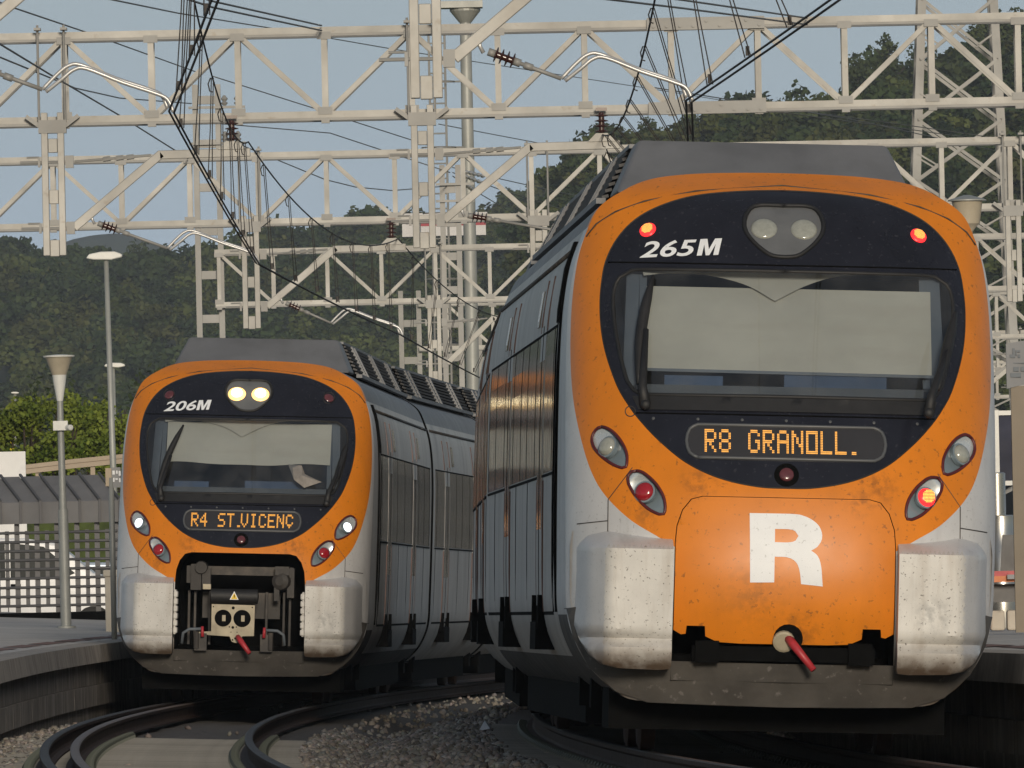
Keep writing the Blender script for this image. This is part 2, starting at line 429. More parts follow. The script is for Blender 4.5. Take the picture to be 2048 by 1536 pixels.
class MB:
    def __init__(self):
        self.v = []
        self.f = []

    def add(self, vs, fs):
        n = len(self.v)
        self.v += [tuple(v) for v in vs]
        self.f += [tuple(i + n for i in f) for f in fs]
        return self

    def box(self, c, s, R=None):
        c = Vector(c)
        vs = []
        for x in (-.5, .5):
            for y in (-.5, .5):
                for z in (-.5, .5):
                    p = Vector((x * s[0], y * s[1], z * s[2]))
                    if R is not None:
                        p = R @ p
                    vs.append(c + p)
        return self.add(vs, [(0, 1, 3, 2), (4, 6, 7, 5), (0, 4, 5, 1), (2, 3, 7, 6), (0, 2, 6, 4), (1, 5, 7, 3)])

    def bar(self, a, b, w, h, up=(0, 1, 0)):
        """rectangular bar from a to b, w wide across, h along up"""
        a = Vector(a)
        b = Vector(b)
        t = (b - a).normalized()
        up = Vector(up)
        up = (up - up.dot(t) * t).normalized()
        s = t.cross(up)
        vs = []
        for p in (a, b):
            for i, j in ((-.5, -.5), (.5, -.5), (.5, .5), (-.5, .5)):
                vs.append(p + s * (i * w) + up * (j * h))
        return self.add(vs, [(0, 3, 2, 1), (4, 5, 6, 7), (0, 1, 5, 4), (1, 2, 6, 5), (2, 3, 7, 6), (3, 0, 4, 7)])

    def angle(self, a, b, w, t, up=(0, -1, 0), flip=1):
        """L section"""
        a = Vector(a)
        b = Vector(b)
        d = (b - a).normalized()
        u = Vector(up)
        u = (u - u.dot(d) * d).normalized()
        s = d.cross(u) * flip
        prof = [(-w / 2, 0), (w / 2, 0), (w / 2, t), (-w / 2 + t, t), (-w / 2 + t, w), (-w / 2, w)]
        vs = [p + s * x - u * y for p in (a, b) for x, y in prof]
        n = 6
        fs = [tuple(range(n)), tuple(range(2 * n - 1, n - 1, -1))] + [(i, i + n, (i + 1) % n + n, (i + 1) % n) for i in range(n)]
        return self.add(vs, fs)

    def tube(self, pts, r, n=8, cap=True):
        pts = [Vector(p) for p in pts]
        N = len(pts)
        rs = r if isinstance(r, (list, tuple)) else [r] * N
        base = None
        vs = []
        for i, p in enumerate(pts):
            t = (pts[min(i + 1, N - 1)] - pts[max(i - 1, 0)]).normalized()
            if base is None:
                base = t.orthogonal().normalized()
            base = (base - base.dot(t) * t).normalized()
            s = t.cross(base)
            for k in range(n):
                a = 2 * math.pi * k / n
                vs.append(p + (base * math.cos(a) + s * math.sin(a)) * rs[i])
        fs = []
        for i in range(N - 1):
            for k in range(n):
                k2 = (k + 1) % n
                fs.append((i * n + k, i * n + k2, (i + 1) * n + k2, (i + 1) * n + k))
        if cap:
            fs.append(tuple(range(n - 1, -1, -1)))
            fs.append(tuple((N - 1) * n + k for k in range(n)))
        return self.add(vs, fs)

    def lathe(self, c, prof, axis=(0, 0, 1), n=20):
        """prof: list of (r, h) along axis"""
        ax = Vector(axis).normalized()
        a = ax.orthogonal().normalized()
        b = ax.cross(a)
        c = Vector(c)
        vs = []
        for r, h in prof:
            for k in range(n):
                t = 2 * math.pi * k / n
                vs.append(c + ax * h + (a * math.cos(t) + b * math.sin(t)) * r)
        fs = []
        for i in range(len(prof) - 1):
            for k in range(n):
                k2 = (k + 1) % n
                fs.append((i * n + k, i * n + k2, (i + 1) * n + k2, (i + 1) * n + k))
        fs.append(tuple(range(n - 1, -1, -1)))
        fs.append(tuple((len(prof) - 1) * n + k for k in range(n)))
        return self.add(vs, fs)

    def prism(self, poly, fn0, fn1):
        """closed polygon list of 2d points mapped by two functions to front and back"""
        n = len(poly)
        vs = [fn0(*p) for p in poly] + [fn1(*p) for p in poly]
        fs = [tuple(range(n)), tuple(range(2 * n - 1, n - 1, -1))] + [(i, i + n, (i + 1) % n + n, (i + 1) % n) for i in range(n)]
        return self.add(vs, fs)

    def build(self, name, material, parent=None, smooth=False, mat_local=None, autosmooth=None):
        o = mesh_obj(name, self.v, self.f, material, parent, smooth, mat_local)
        if smooth and autosmooth:
            o.data.set_sharp_from_angle(angle=math.radians(autosmooth))
        return o


def bevel(o, w=0.01, seg=2):
    m = o.modifiers.new("bevel", 'BEVEL')
    m.width = w
    m.segments = seg
    m.limit_method = 'ANGLE'
    m.angle_limit = math.radians(40)
    return o


# ------------------------------------------------------------------ track geometry
def xc_left(d):
    """lateral position of the left track's centre line"""
    if d <= 205:
        return -3.353 + 0.000456 * (d - 142) ** 2
    a = -3.353 + 0.000456 * (205 - 142) ** 2
    return a + 2 * 0.000456 * (205 - 142) * (d - 205)


SPACING = 4.13


def xc_right(d):
    return xc_left(d) + SPACING + 0.0058 * min(max(d - 94, 0), 60)


CANT = math.radians(2.4)


def track_frame(xc, d):
    t = Vector((xc(d + 0.5) - xc(d - 0.5), 1, 0)).normalized()
    r = Vector((t.y, -t.x, 0))
    r2 = (r * math.cos(CANT) - Vector((0, 0, 1)) * math.sin(CANT))
    up = r2.cross(t)
    o = Vector((xc(d), d, 0))
    return o, r2, t, up


def frame_matrix(o, r, t, up):
    return Matrix(((r.x, t.x, up.x, o.x), (r.y, t.y, up.y, o.y), (r.z, t.z, up.z, o.z), (0, 0, 0, 1)))

# ------------------------------------------------------------------ train nose geometry (u right, v up from the rail head, depth backwards)
def interp(xs, ys, x):
    return float(np.interp(x, xs, ys))


PV = [0.30, 0.45, 0.62, 0.8, 1.0, 1.25, 1.5, 1.75, 1.9, 2.1, 2.4, 2.8, 3.2, 3.5, 3.7, 3.84, 3.92, 3.965]
PY = [0.34, 0.24, 0.16, 0.08, 0.02, 0.00, 0.03, 0.09, 0.15, 0.25, 0.43, 0.70, 0.98, 1.20, 1.38, 1.58, 1.80, 2.05]


_pvf = np.linspace(0.3, 3.97, 240)
_pyf = np.interp(_pvf, PV, PY)
_k = np.hanning(23)
_k /= _k.sum()
_pyf = np.convolve(np.pad(_pyf, 11, mode='edge'), _k, mode='valid')


def nose(u, v):
    t = min(abs(u) / 1.49, 0.9995)
    c = 1.15 * (1 - (1 - t ** 2.6) ** (1 / 2.6))
    return float(np.interp(v, _pvf, _pyf)) + c


def nose_n(u, v, e=0.004):
    dx = (nose(u + e, v) - nose(u - e, v)) / (2 * e)
    dz = (nose(u, v + e) - nose(u, v - e)) / (2 * e)
    return Vector((dx, -1, dz)).normalized()


def smooth_closed(pts, step=0.035, sharp=()):
    """Catmull-Rom through a closed list of (u, v), resampled; indices in sharp stay corners"""
    n = len(pts)
    out = []
    for i in range(n):
        p0, p1, p2, p3 = (Vector(pts[(i + k - 1) % n]) for k in range(4))
        if i in sharp:
            p0 = p1 - (p2 - p1)
        if (i + 1) % n in sharp:
            p3 = p2 + (p2 - p1)
        m = max(1, int((p2 - p1).length / step))
        for k in range(m):
            t = k / m
            q = 0.5 * ((2 * p1) + (p2 - p0) * t + (2 * p0 - 5 * p1 + 4 * p2 - p3) * t * t + (3 * p1 - p0 - 3 * p2 + p3) * t ** 3)
            out.append((q.x, q.y))
    return out


def poly_resample(pts, step=0.04):
    out = []
    n = len(pts)
    for i in range(n):
        a = Vector(pts[i])
        b = Vector(pts[(i + 1) % n])
        m = max(1, int((b - a).length / step))
        for k in range(m):
            q = a.lerp(b, k / m)
            out.append((q.x, q.y))
    return out


def mirror_half(half):
    """half outline from the top centre down the right side to the bottom centre -> closed loop"""
    left = [(-u, v) for u, v in reversed(half) if u > 1e-6]
    return half + left


def inside(poly, x, y):
    c = False
    n = len(poly)
    j = n - 1
    for i in range(n):
        xi, yi = poly[i]
        xj, yj = poly[j]
        if (yi > y) != (yj > y) and x < (xj - xi) * (y - yi) / (yj - yi) + xi:
            c = not c
        j = i
    return c


O_TOP = [(0, 3.963), (.3, 3.959), (.6, 3.946), (.85, 3.915), (1.0, 3.868), (1.09, 3.82), (1.19, 3.76), (1.275, 3.68), (1.345, 3.53)]
O_HALF = O_TOP + [(1.402, 3.335), (1.438, 3.05), (1.448, 2.72), (1.432, 2.41), (1.383, 2.14), (1.315, 1.915), (1.222, 1.75), (1.06, 1.59), (.88, 1.48), (.75, 1.405)]
S_HALF = O_TOP + [(1.415, 3.335), (1.458, 3.05), (1.474, 2.72), (1.477, 2.41), (1.477, 2.1), (1.474, 1.7), (1.468, 1.3), (1.458, 0.98), (1.41, .78), (1.3, .58), (1.12, .42), (.9, .35), (0, .33)]
M_HALF = [(0, 3.834), (.33, 3.82), (.62, 3.783), (.85, 3.71), (1.017, 3.615), (1.139, 3.485), (1.214, 3.335), (1.244, 3.18), (1.254, 3.02), (1.242, 2.84), (1.207, 2.675), (1.142, 2.49), (1.08, 2.38), (1.0, 2.27), (.862, 2.125), (.678, 1.98), (.454, 1.88), (.207, 1.828), (0, 1.82)]
W_HALF = [(0, 3.278), (.6, 3.277), (1.04, 3.27), (1.125, 3.22), (1.165, 3.12), (1.163, 2.95), (1.13, 2.73), (1.075, 2.52), (1.03, 2.455), (.97, 2.43), (0, 2.43)]
P_HALF = [(0, 1.755), (.57, 1.755), (.645, 1.735), (.705, 1.66), (.742, 1.55), (.752, 1.43), (.754, .84), (.70, .81), (.67, .815), (.665, .87), (.54, .87), (.535, .80), (.45, .762), (.3, .755), (0, .755)]
TEAR_UP = [(-.039, .135), (.027, .108), (.089, .039), (.127, -.046), (.124, -.131), (.097, -.139), (.027, -.112), (-.05, -.054), (-.097, .008), (-.104, .062), (-.081, .112)]
TEAR_LO = [(-.056, .143), (-.009, .131), (.068, .066), (.122, -.019), (.139, -.097), (.13, -.147), (.099, -.15), (.022, -.112), (-.056, -.035), (-.11, .058), (-.111, .112), (-.086, .139)]
LAMPS = [(-1.205, 2.075, TEAR_UP, 1), (1.205, 2.075, TEAR_UP, -1), (-.957, 1.775, TEAR_LO, 1), (.957, 1.775, TEAR_LO, -1)]
H_HALF = [(0, 3.73), (.16, 3.73), (.235, 3.70), (.272, 3.62), (.262, 3.545), (.2, 3.465), (.11, 3.395), (.05, 3.378), (0, 3.375)]

L_O = smooth_closed(mirror_half(O_HALF), 0.035, sharp=(len(O_HALF) - 1, len(O_HALF)))
# silver outline shares the top of the orange outline point for point
S_full = smooth_closed(mirror_half(S_HALF), 0.035)
L_S = S_full
L_M = smooth_closed(mirror_half(M_HALF), 0.035)
L_W = poly_resample(smooth_closed(mirror_half(W_HALF), 0.05), 0.05)
L_P = poly_resample(mirror_half(P_HALF), 0.04)
L_CAV = poly_resample(mirror_half([(0, 1.755), (.57, 1.755), (.645, 1.735), (.705, 1.66), (.742, 1.55), (.752, 1.43), (.756, .62), (0, .62)]), 0.04)
L_H = smooth_closed(mirror_half(H_HALF), 0.03)


def tear(cu, cv, sh, sx):
    pts = [(cu + sx * a, cv + b) for a, b in sh]
    if sx < 0:
        pts.reverse()
    return smooth_closed(pts, 0.02)


L_T = [tear(*t) for t in LAMPS]


def cdt(loops, step=0.07, box=None):
    vs = []
    es = []
    for lp in loops:
        n0 = len(vs)
        vs += [Vector(p) for p in lp]
        es += [(n0 + i, n0 + (i + 1) % len(lp)) for i in range(len(lp))]
    us = [p.x for p in vs]
    vv = [p.y for p in vs]
    x0, x1, y0, y1 = min(us), max(us), min(vv), max(vv)
    nx = max(2, int((x1 - x0) / step))
    ny = max(2, int((y1 - y0) / step))
    for i in range(nx + 1):
        for j in range(ny + 1):
            vs.append(Vector((x0 + (x1 - x0) * i / nx + (j % 2) * step * .3, y0 + (y1 - y0) * j / ny)))
    r = delaunay_2d_cdt(vs, es, [], 0, 1e-5)
    return r[0], r[2]


_ALL = cdt([L_S, L_O, L_M, L_W, L_CAV, L_H] + L_T, 0.06)


def classify():
    reg = {}
    V, F = _ALL
    for f in F:
        cx = sum(V[i].x for i in f) / 3
        cy = sum(V[i].y for i in f) / 3
        if any(inside(t, cx, cy) for t in L_T):
            k = None
        elif inside(L_W, cx, cy):
            k = 'glass'
        elif inside(L_H, cx, cy):
            k = 'cluster'
        elif inside(L_M, cx, cy):
            k = 'mask'
        elif inside(L_CAV, cx, cy):
            k = None
        elif inside(L_O, cx, cy):
            k = 'orange'
        elif inside(L_S, cx, cy) and cy > 3.6:
            k = 'orange'
        elif inside(L_S, cx, cy):
            k = 'silver'
        else:
            k = None
        if k:
            reg.setdefault(k, []).append(f)
    return reg


_REG = classify()


def region_mesh(name, key, material, parent, off=0.0):
    V, F = _ALL
    fs = _REG[key]
    idx = {}
    vs = []
    nn = []
    out = []
    for f in fs:
        g = []
        for i in f:
            if i not in idx:
                idx[i] = len(vs)
                u, v = V[i]
                vs.append((u, nose(u, v) + off, v))
                nn.append(nose_n(u, v))
            g.append(idx[i])
        a, b, c = (V[i] for i in f)
        if (b - a).cross(c - a) < 0:
            g.reverse()
        out.append(tuple(g))
    return mesh_obj(name, vs, out, material, parent, True, normals=nn)


def drape(name, loops, material, parent, off=0.0, step=0.06, fn=None, back=None, pred=None):
    """surface patch inside loops[0] minus loops[1:], laid on the nose (or fn), optionally with side walls going back to y=back"""
    fn = fn or nose
    V, F = cdt(loops, step)
    vs = [(p.x, fn(p.x, p.y) + off, p.y) for p in V]
    fs = []
    for f in F:
        cx = sum(V[i].x for i in f) / 3
        cy = sum(V[i].y for i in f) / 3
        if not inside(loops[0], cx, cy) or any(inside(h, cx, cy) for h in loops[1:]):
            continue
        a, b, c = (V[i] for i in f)
        g = list(f)
        if (b - a).cross(c - a) < 0:
            g.reverse()
        fs.append(tuple(g))
    if back is not None:
        n0 = len(vs)
        cnt = {}
        for f in fs:
            for i in range(3):
                e = (f[i], f[(i + 1) % 3])
                cnt[e] = cnt.get(e, 0) + 1
        mp = {}
        for (a, b) in list(cnt):
            if (b, a) not in cnt:
                for q in (a, b):
                    if q not in mp:
                        mp[q] = len(vs)
                        x, y, z = vs[q]
                        vs.append((x, (y + back[1]) if isinstance(back, tuple) else back, z))
                fs.append((b, a, mp[a], mp[b]))
    used = sorted({i for f in fs for i in f})
    re = {i: k for k, i in enumerate(used)}
    o = mesh_obj(name, [vs[i] for i in used], [tuple(re[i] for i in f) for f in fs], material, parent, True)
    o.data.set_sharp_from_angle(angle=math.radians(35))
    return o


def on_nose(u, v, off=0.0):
    return Vector((u, nose(u, v) + off, v))


def nose_line(pts, r, n=6, off=0.0, closed=False):
    q = [on_nose(u, v, off) for u, v in pts]
    if closed:
        q.append(q[0])
    return MB().tube(q, r, n)


def text_on_nose(name, text, cu, cv, height, width, material, parent, rot=0.0, shear=0.28, bold=0.02, off=-0.006):
    cu_d = bpy.data.curves.new(name, 'FONT')
    cu_d.body = text
    cu_d.size = 1
    cu_d.offset = bold
    cu_d.shear = shear
    cu_d.extrude = 0
    cu_d.resolution_u = 4
    tmp = bpy.data.objects.new(name, cu_d)
    COL.objects.link(tmp)
    dg = bpy.context.evaluated_depsgraph_get()
    me = bpy.data.meshes.new_from_object(tmp.evaluated_get(dg))
    bpy.data.objects.remove(tmp)
    bpy.data.curves.remove(cu_d)
    xs = [v.co.x for v in me.vertices]
    ys = [v.co.y for v in me.vertices]
    sx = width / (max(xs) - min(xs))
    sy = height / (max(ys) - min(ys))
    mx = (max(xs) + min(xs)) / 2
    my = (max(ys) + min(ys)) / 2
    c, s = math.cos(rot), math.sin(rot)
    for v in me.vertices:
        x = (v.co.x - mx) * sx
        y = (v.co.y - my) * sy
        u = cu + x * c - y * s
        w = cv + x * s + y * c
        v.co = (u, nose(u, w) + off, w)
    me.name = name
    me.materials.clear()
    me.materials.append(material)
    o = bpy.data.objects.new(name, me)
    COL.objects.link(o)
    o.parent = parent
    return o


FONT = {
    'R': "11110 10001 10001 11110 10100 10010 10001", '8': "01110 10001 10001 01110 10001 10001 01110",
    'G': "01110 10001 10000 10011 10001 10001 01110", 'A': "01110 10001 10001 11111 10001 10001 10001",
    'N': "10001 11001 10101 10101 10011 10001 10001", 'O': "11111 10001 10001 10001 10001 10001 11111",
    'L': "10000 10000 10000 10000 10000 10000 11111", '.': "00000 00000 00000 00000 00000 00000 01100",
    '4': "00010 00110 01010 10010 11111 00010 00010", 'S': "01111 10000 10000 01110 00001 00001 11110",
    'T': "11111 00100 00100 00100 00100 00100 00100", 'V': "10001 10001 10001 10001 10001 01010 00100",
    'I': "01110 00100 00100 00100 00100 00100 01110", 'C': "01110 10001 10000 10000 10000 10001 01110",
    'E': "11111 10000 10000 11110 10000 10000 11111", 'Ç': "01110 10001 10000 10000 10001 01110 00100",
    ' ': "00000 00000 00000 00000 00000 00000 00000"}


def led_text(text, u0, pitch, v_top, height, parent, off, slope=0.0):
    mb = MB()
    cw = pitch / 6.2
    rh = height / 7
    u = u0
    for ch in text:
        rows = FONT[ch].split()
        for r, row in enumerate(rows):
            for c, bit in enumerate(row):
                if bit == '1':
                    for du in (0.0, 0.5):
                        for dv in (0.0, 0.5):
                            x0 = u + (c + du) * cw
                            z1 = v_top - (r + dv) * rh - (x0 - u0) * slope
                            w = cw * 0.37
                            h = rh * 0.36
                            y = nose(x0, z1) + off
                            mb.add([(x0, y, z1 - h), (x0 + w, y, z1 - h), (x0 + w, y, z1), (x0, y, z1)], [(0, 1, 2, 3)])
        u += pitch * (0.55 if ch == '.' else 1)
    return mb.build("led_text", M['amber'], parent)


def disc_on_nose(name, u, v, r, material, parent, off=-0.008, dome=0.02, n=20):
    N = nose_n(u, v)
    c = on_nose(u, v) + N * (-off)
    prof = [(r, -0.03), (r, 0)] + [(r * math.cos(a), dome * math.sin(a)) for a in (0.5, 0.9, 1.2, 1.45)]
    return MB().lathe(c, prof, N, n).build(name, material, parent, True, autosmooth=50)


def dots(u, v, r, parent, material, off, slope=0.0, name="lit_dots"):
    """rows of small lit segments in a round LED lamp"""
    N = nose_n(u, v)
    c = on_nose(u, v) + N * (-off)
    a = Vector((1, 0, 0))
    a = (a - a.dot(N) * N).normalized()
    b = N.cross(a) * -1
    if b.z < 0:
        b = -b
    mb = MB()
    for j in range(-4, 5):
        y = j * r / 4.8
        hw = math.sqrt(max(0, r * r * 0.86 - y * y))
        k = int(hw / (r / 5))
        for i in range(-k, k + 1):
            x = i * r / 5
            p = c + a * x + b * (y + slope * x)
            w = r / 13
            h = r / 19
            mb.add([p - a * w - b * h, p + a * w - b * h, p + a * w + b * h, p - a * w + b * h], [(0, 1, 2, 3)])
    return mb.build(name, material, parent)


# ---- car body cross-section
def side_u(v):
    vs = [.42, .58, .78, .98, 1.3, 1.7, 2.1, 2.41, 2.72, 3.05, 3.335, 3.53, 3.68, 3.76]
    us = [1.12, 1.3, 1.41, 1.458, 1.468, 1.474, 1.477, 1.477, 1.474, 1.458, 1.415, 1.345, 1.275, 1.19]
    return interp(vs, us, v)


def side_strip(mb, sx, y0, y1, z0, z1, off, nz=6):
    """thin plate hugging the car side"""
    vs = []
    for y in (y0, y1):
        for k in range(nz + 1):
            z = z0 + (z1 - z0) * k / nz
            vs.append((sx * (side_u(z) + off), y, z))
    n = nz + 1
    fs = [(k, k + 1, n + k + 1, n + k) if sx > 0 else (k, n + k, n + k + 1, k + 1) for k in range(nz)]
    # edges back to the body
    m = len(vs)
    for y in (y0, y1):
        for k in range(nz + 1):
            z = z0 + (z1 - z0) * k / nz
            vs.append((sx * (side_u(z) - 0.004), y, z))
    for k in range(nz):
        fs.append((k, m + k, m + k + 1, k + 1))
        fs.append((n + k, n + k + 1, m + n + k + 1, m + n + k))
    fs.append((0, n, m + n, m))
    fs.append((nz, m + nz, m + n + nz, n + nz))
    mb.add(vs, fs)


def car_sides(root, y0, y1, Tm, first):
    """side features of a car running from y0 to y1 in its own frame"""
    for sx in (-1, 1):
        ys = y0 + (1.0 if first else 0.5)
        ye = y1 - 0.45
        mb = MB()
        side_strip(mb, sx, ys, ye, 1.95, 2.93, 0.006)
        band = mb.build("window_band", M['sidegl'] if 'sidegl' in M else M['sideglass'], root, False, Tm)
        # window pillars and seams
        mb = MB()
        y = ys + 0.35
        while y < ye:
            side_strip(mb, sx, y, y + 0.03, 1.95, 2.93, 0.008)
            y += random.choice([2.1, 2.6, 1.7])
        for z in (1.93, 2.94):
            side_strip(mb, sx, ys, ye, z - .009, z + .009, 0.009, 1)
        mb.build("window_frame", M['black'], root, False, Tm)
        gut = [(sx * (side_u(3.44) + .012), y, 3.44) for y in (y0 + .3, y1 - .2)]
        MB().tube(gut, 0.018, 6).build("gutter", M['grime'], root, True, Tm)
        L = y1 - y0
        doors = (y0 + 4.1, y0 + 12.9) if first else (y0 + 3.6, y0 + 11.6)
        for dy in doors:
            mb = MB()
            side_strip(mb, sx, dy - .66, dy + .66, 1.0, 3.0, 0.0085)
            dr = mb.build("door", M['sidesilver'], root, False, Tm)
            mb = MB()
            for k in (-.33, .33):
                side_strip(mb, sx, dy + k - .22, dy + k + .22, 1.55, 2.75, 0.011)
            dg_ = mb.build("door_glass", M['sideglass'], None, False)
            dg_.parent = dr
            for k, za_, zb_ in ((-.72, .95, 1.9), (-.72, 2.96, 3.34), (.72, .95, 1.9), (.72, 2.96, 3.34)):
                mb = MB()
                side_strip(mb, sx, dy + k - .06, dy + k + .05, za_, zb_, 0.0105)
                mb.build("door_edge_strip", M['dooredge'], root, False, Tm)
            mb = MB()
            side_strip(mb, sx, dy - .01, dy + .01, 1.0, 3.0, 0.013)
            sm_ = mb.build("door_seam", M['black'], None, False)
            sm_.parent = dr
            mb = MB()
            mb.box((sx * 1.43, dy, .78), (.16, 1.35, .2))
            mb.box((sx * 1.46, dy - .7, .95), (.08, .12, .25))
            mb.box((sx * 1.46, dy + .7, .95), (.08, .12, .25))
            mb.build("door_step", M['black'], root, False, Tm)
            mb = MB()
            side_strip(mb, sx, dy + 1.35, dy + 1.85, 3.02, 3.28, 0.012)
            mb.build("side_display", M['display'], root, False, Tm)
        # panel seams of the lower side
        mb = MB()
        y = ys + .2
        while y < ye:
            side_strip(mb, sx, y, y + 0.012, .62, 1.92, 0.005)
            y += 3.1
        side_strip(mb, sx, ys, ye, .93, .955, 0.007, 1)
        mb.build("panel_seam", M['black'], root, False, Tm)
        # cab door of the leading car
        if first:
            mb = MB()
            side_strip(mb, sx, y0 + .12, y0 + .2, .95, 3.45, 0.02)
            side_strip(mb, sx, y0 + .86, y0 + .92, .95, 3.1, 0.012)
            mb.build("cab_door_seam", M['black'], root, False, Tm)
            mb = MB()
            side_strip(mb, sx, y0 + .2, y0 + .5, 2.95, 3.5, 0.03)
            mb.build("side_camera_housing", M['black'], root, False, Tm)


def car_roof(root, y0, y1, Tm, front_slope=0.0):
    zt, zb, wt, wb = 4.24, 3.88, .90, 1.09
    mb = MB()
    f = y0 + front_slope
    vs = [(-wb + .06, y0, zb), (wb - .06, y0, zb), (wt - .03, f, zt), (-wt + .03, f, zt),
          (-wb + .06, y1, zb), (wb - .06, y1, zb), (wt - .03, y1, zt), (-wt + .03, y1, zt)]
    mb.add(vs, [(0, 1, 2, 3), (1, 5, 6, 2), (2, 6, 7, 3), (3, 7, 4, 0), (4, 7, 6, 5)])
    mb.build("roof_housing", M['black'] if not front_slope else M['louvre'], root, False, Tm)
    for sx in (-1, 1):
        mb = MB()
        for k in range(8):
            t = (k + .5) / 8
            x = wb + (wt - wb) * t
            z = zb + (zt - zb) * t
            ya = y0 + .35 + front_slope * t
            mb.bar((sx * x, ya, z), (sx * x, y1 - .1, z), .05, .022, (sx * .3, 0, 1))
        mb.build("roof_louvre", M['louvre'], root, False, Tm)
        mb = MB()
        y = y0 + front_slope + 2.4
        while y < y1 - 1:
            for q in (0, .85):
                mb.bar((sx * (wb + .015), y + q, zb), (sx * (wt + .015), y + q, zt), .16, .05, (sx, 0, .4))
            mb.bar((sx * (wb + .0), y + .42, zb), (sx * (wt + .0), y + .42, zt), .75, .03, (sx, 0, .4))
            y += 5.6
        mb.bar((sx * wt, y0 + front_slope, zt + .012), (sx * wt, y1, zt + .012), .05, .03, (0, 0, 1))
        mb.bar((sx * (wb + .02), y0 + .3, zb - .01), (sx * (wb + .02), y1, zb - .01), .07, .04, (0, 0, 1))
        mb.build("roof_frame", M['roofgrey'], root, False, Tm)
    mb = MB()
    for y in np.arange(y0 + front_slope + 1.0, y1 - .5, 2.3):
        mb.box((random.uniform(-.3, .3), y, zt + .03), (.7, .5, .05))
        mb.tube([(random.choice((-.6, .6)), y + .5, zt - .01), (random.choice((-.6, .6)), y + .5, zt + .05)], .03, 6)
    mb.build("roof_box", M['louvre'], root, False, Tm)


def car_body(root, y0, y1, Tm, name="car_body"):
    """extruded body of a following car"""
    ring = [(u, v) for u, v in L_S]
    n = len(ring)
    vs = [(u, y, v) for y in (y0, y1) for u, v in ring]
    fs = [(i, i + n, (i + 1) % n + n, (i + 1) % n) for i in range(n)]
    fs += [tuple(range(n)), tuple(range(2 * n - 1, n - 1, -1))]
    mats_top = [ring[i][1] > 3.55 for i in range(n)]
    o = mesh_obj(name, vs, fs, M['sidesilver'], root, True, Tm)
    o.data.materials.append(M['roofgrey'])
    o.data.materials.append(M['black'])
    o.data.polygons[n].material_index = 2
    o.data.polygons[n + 1].material_index = 2
    for i in range(n):
        if mats_top[i]:
            o.data.polygons[i].material_index = 1
    o.data.set_sharp_from_angle(angle=math.radians(40))
    return o


def bogie(root, y, Tm):
    fr = MB()
    for sx in (-1, 1):
        fr.box((sx * 1.08, y, .52), (.14, 3.2, .22))
        for k in (-1.25, 1.25):
            fr.box((sx * 1.12, y + k, .46), (.2, .34, .34))
            fr.tube([(sx * 1.12, y + k * .72, .48), (sx * 1.12, y + k * .72, .85)], .09, 8)
    fr.box((0, y, .5), (2.1, .5, .25))
    f = fr.build("bogie_frame", M['black'], root, False, Tm)
    for k in (-1.25, 1.25):
        mb = MB()
        for sx in (-1, 1):
            mb.lathe((sx * .80, y + k, .445), [(.06, -.03), (.44, -.03), (.445, .0), (.445, .07), (.40, .09), (.12, .10), (.1, .14)], (sx, 0, 0), 28)
        mb.tube([(-.8, y + k, .445), (.8, y + k, .445)], .09, 10)
        mb.build("wheelset", M['rust'], root, True, Tm, autosmooth=40)


def bumper_fn(u, v):
    a = abs(u)
    def knee(x, w):
        # a crease rounded over the width w
        return 0 if x < -w else (x + w) ** 2 / (4 * w) if x < w else x
    d = -0.10 + 1.75 * knee(a - 1.20, .035) + 4.0 * knee(a - 1.335, .03) + .06 * max(0, (a - .76)) / .4
    d += 3.4 * knee(v - 1.395, .014)
    d += .10 * math.exp(-((v - .775) / .035) ** 2) * min(1, max(0.35, (a - .7) / .5))
    if v < .72:
        d += .11 * ((.72 - v) / .155) ** 2
    return d


def lift(v):
    t = min(max((v - 1.9) / 1.9, 0), 1.15)
    return v + .05 * t


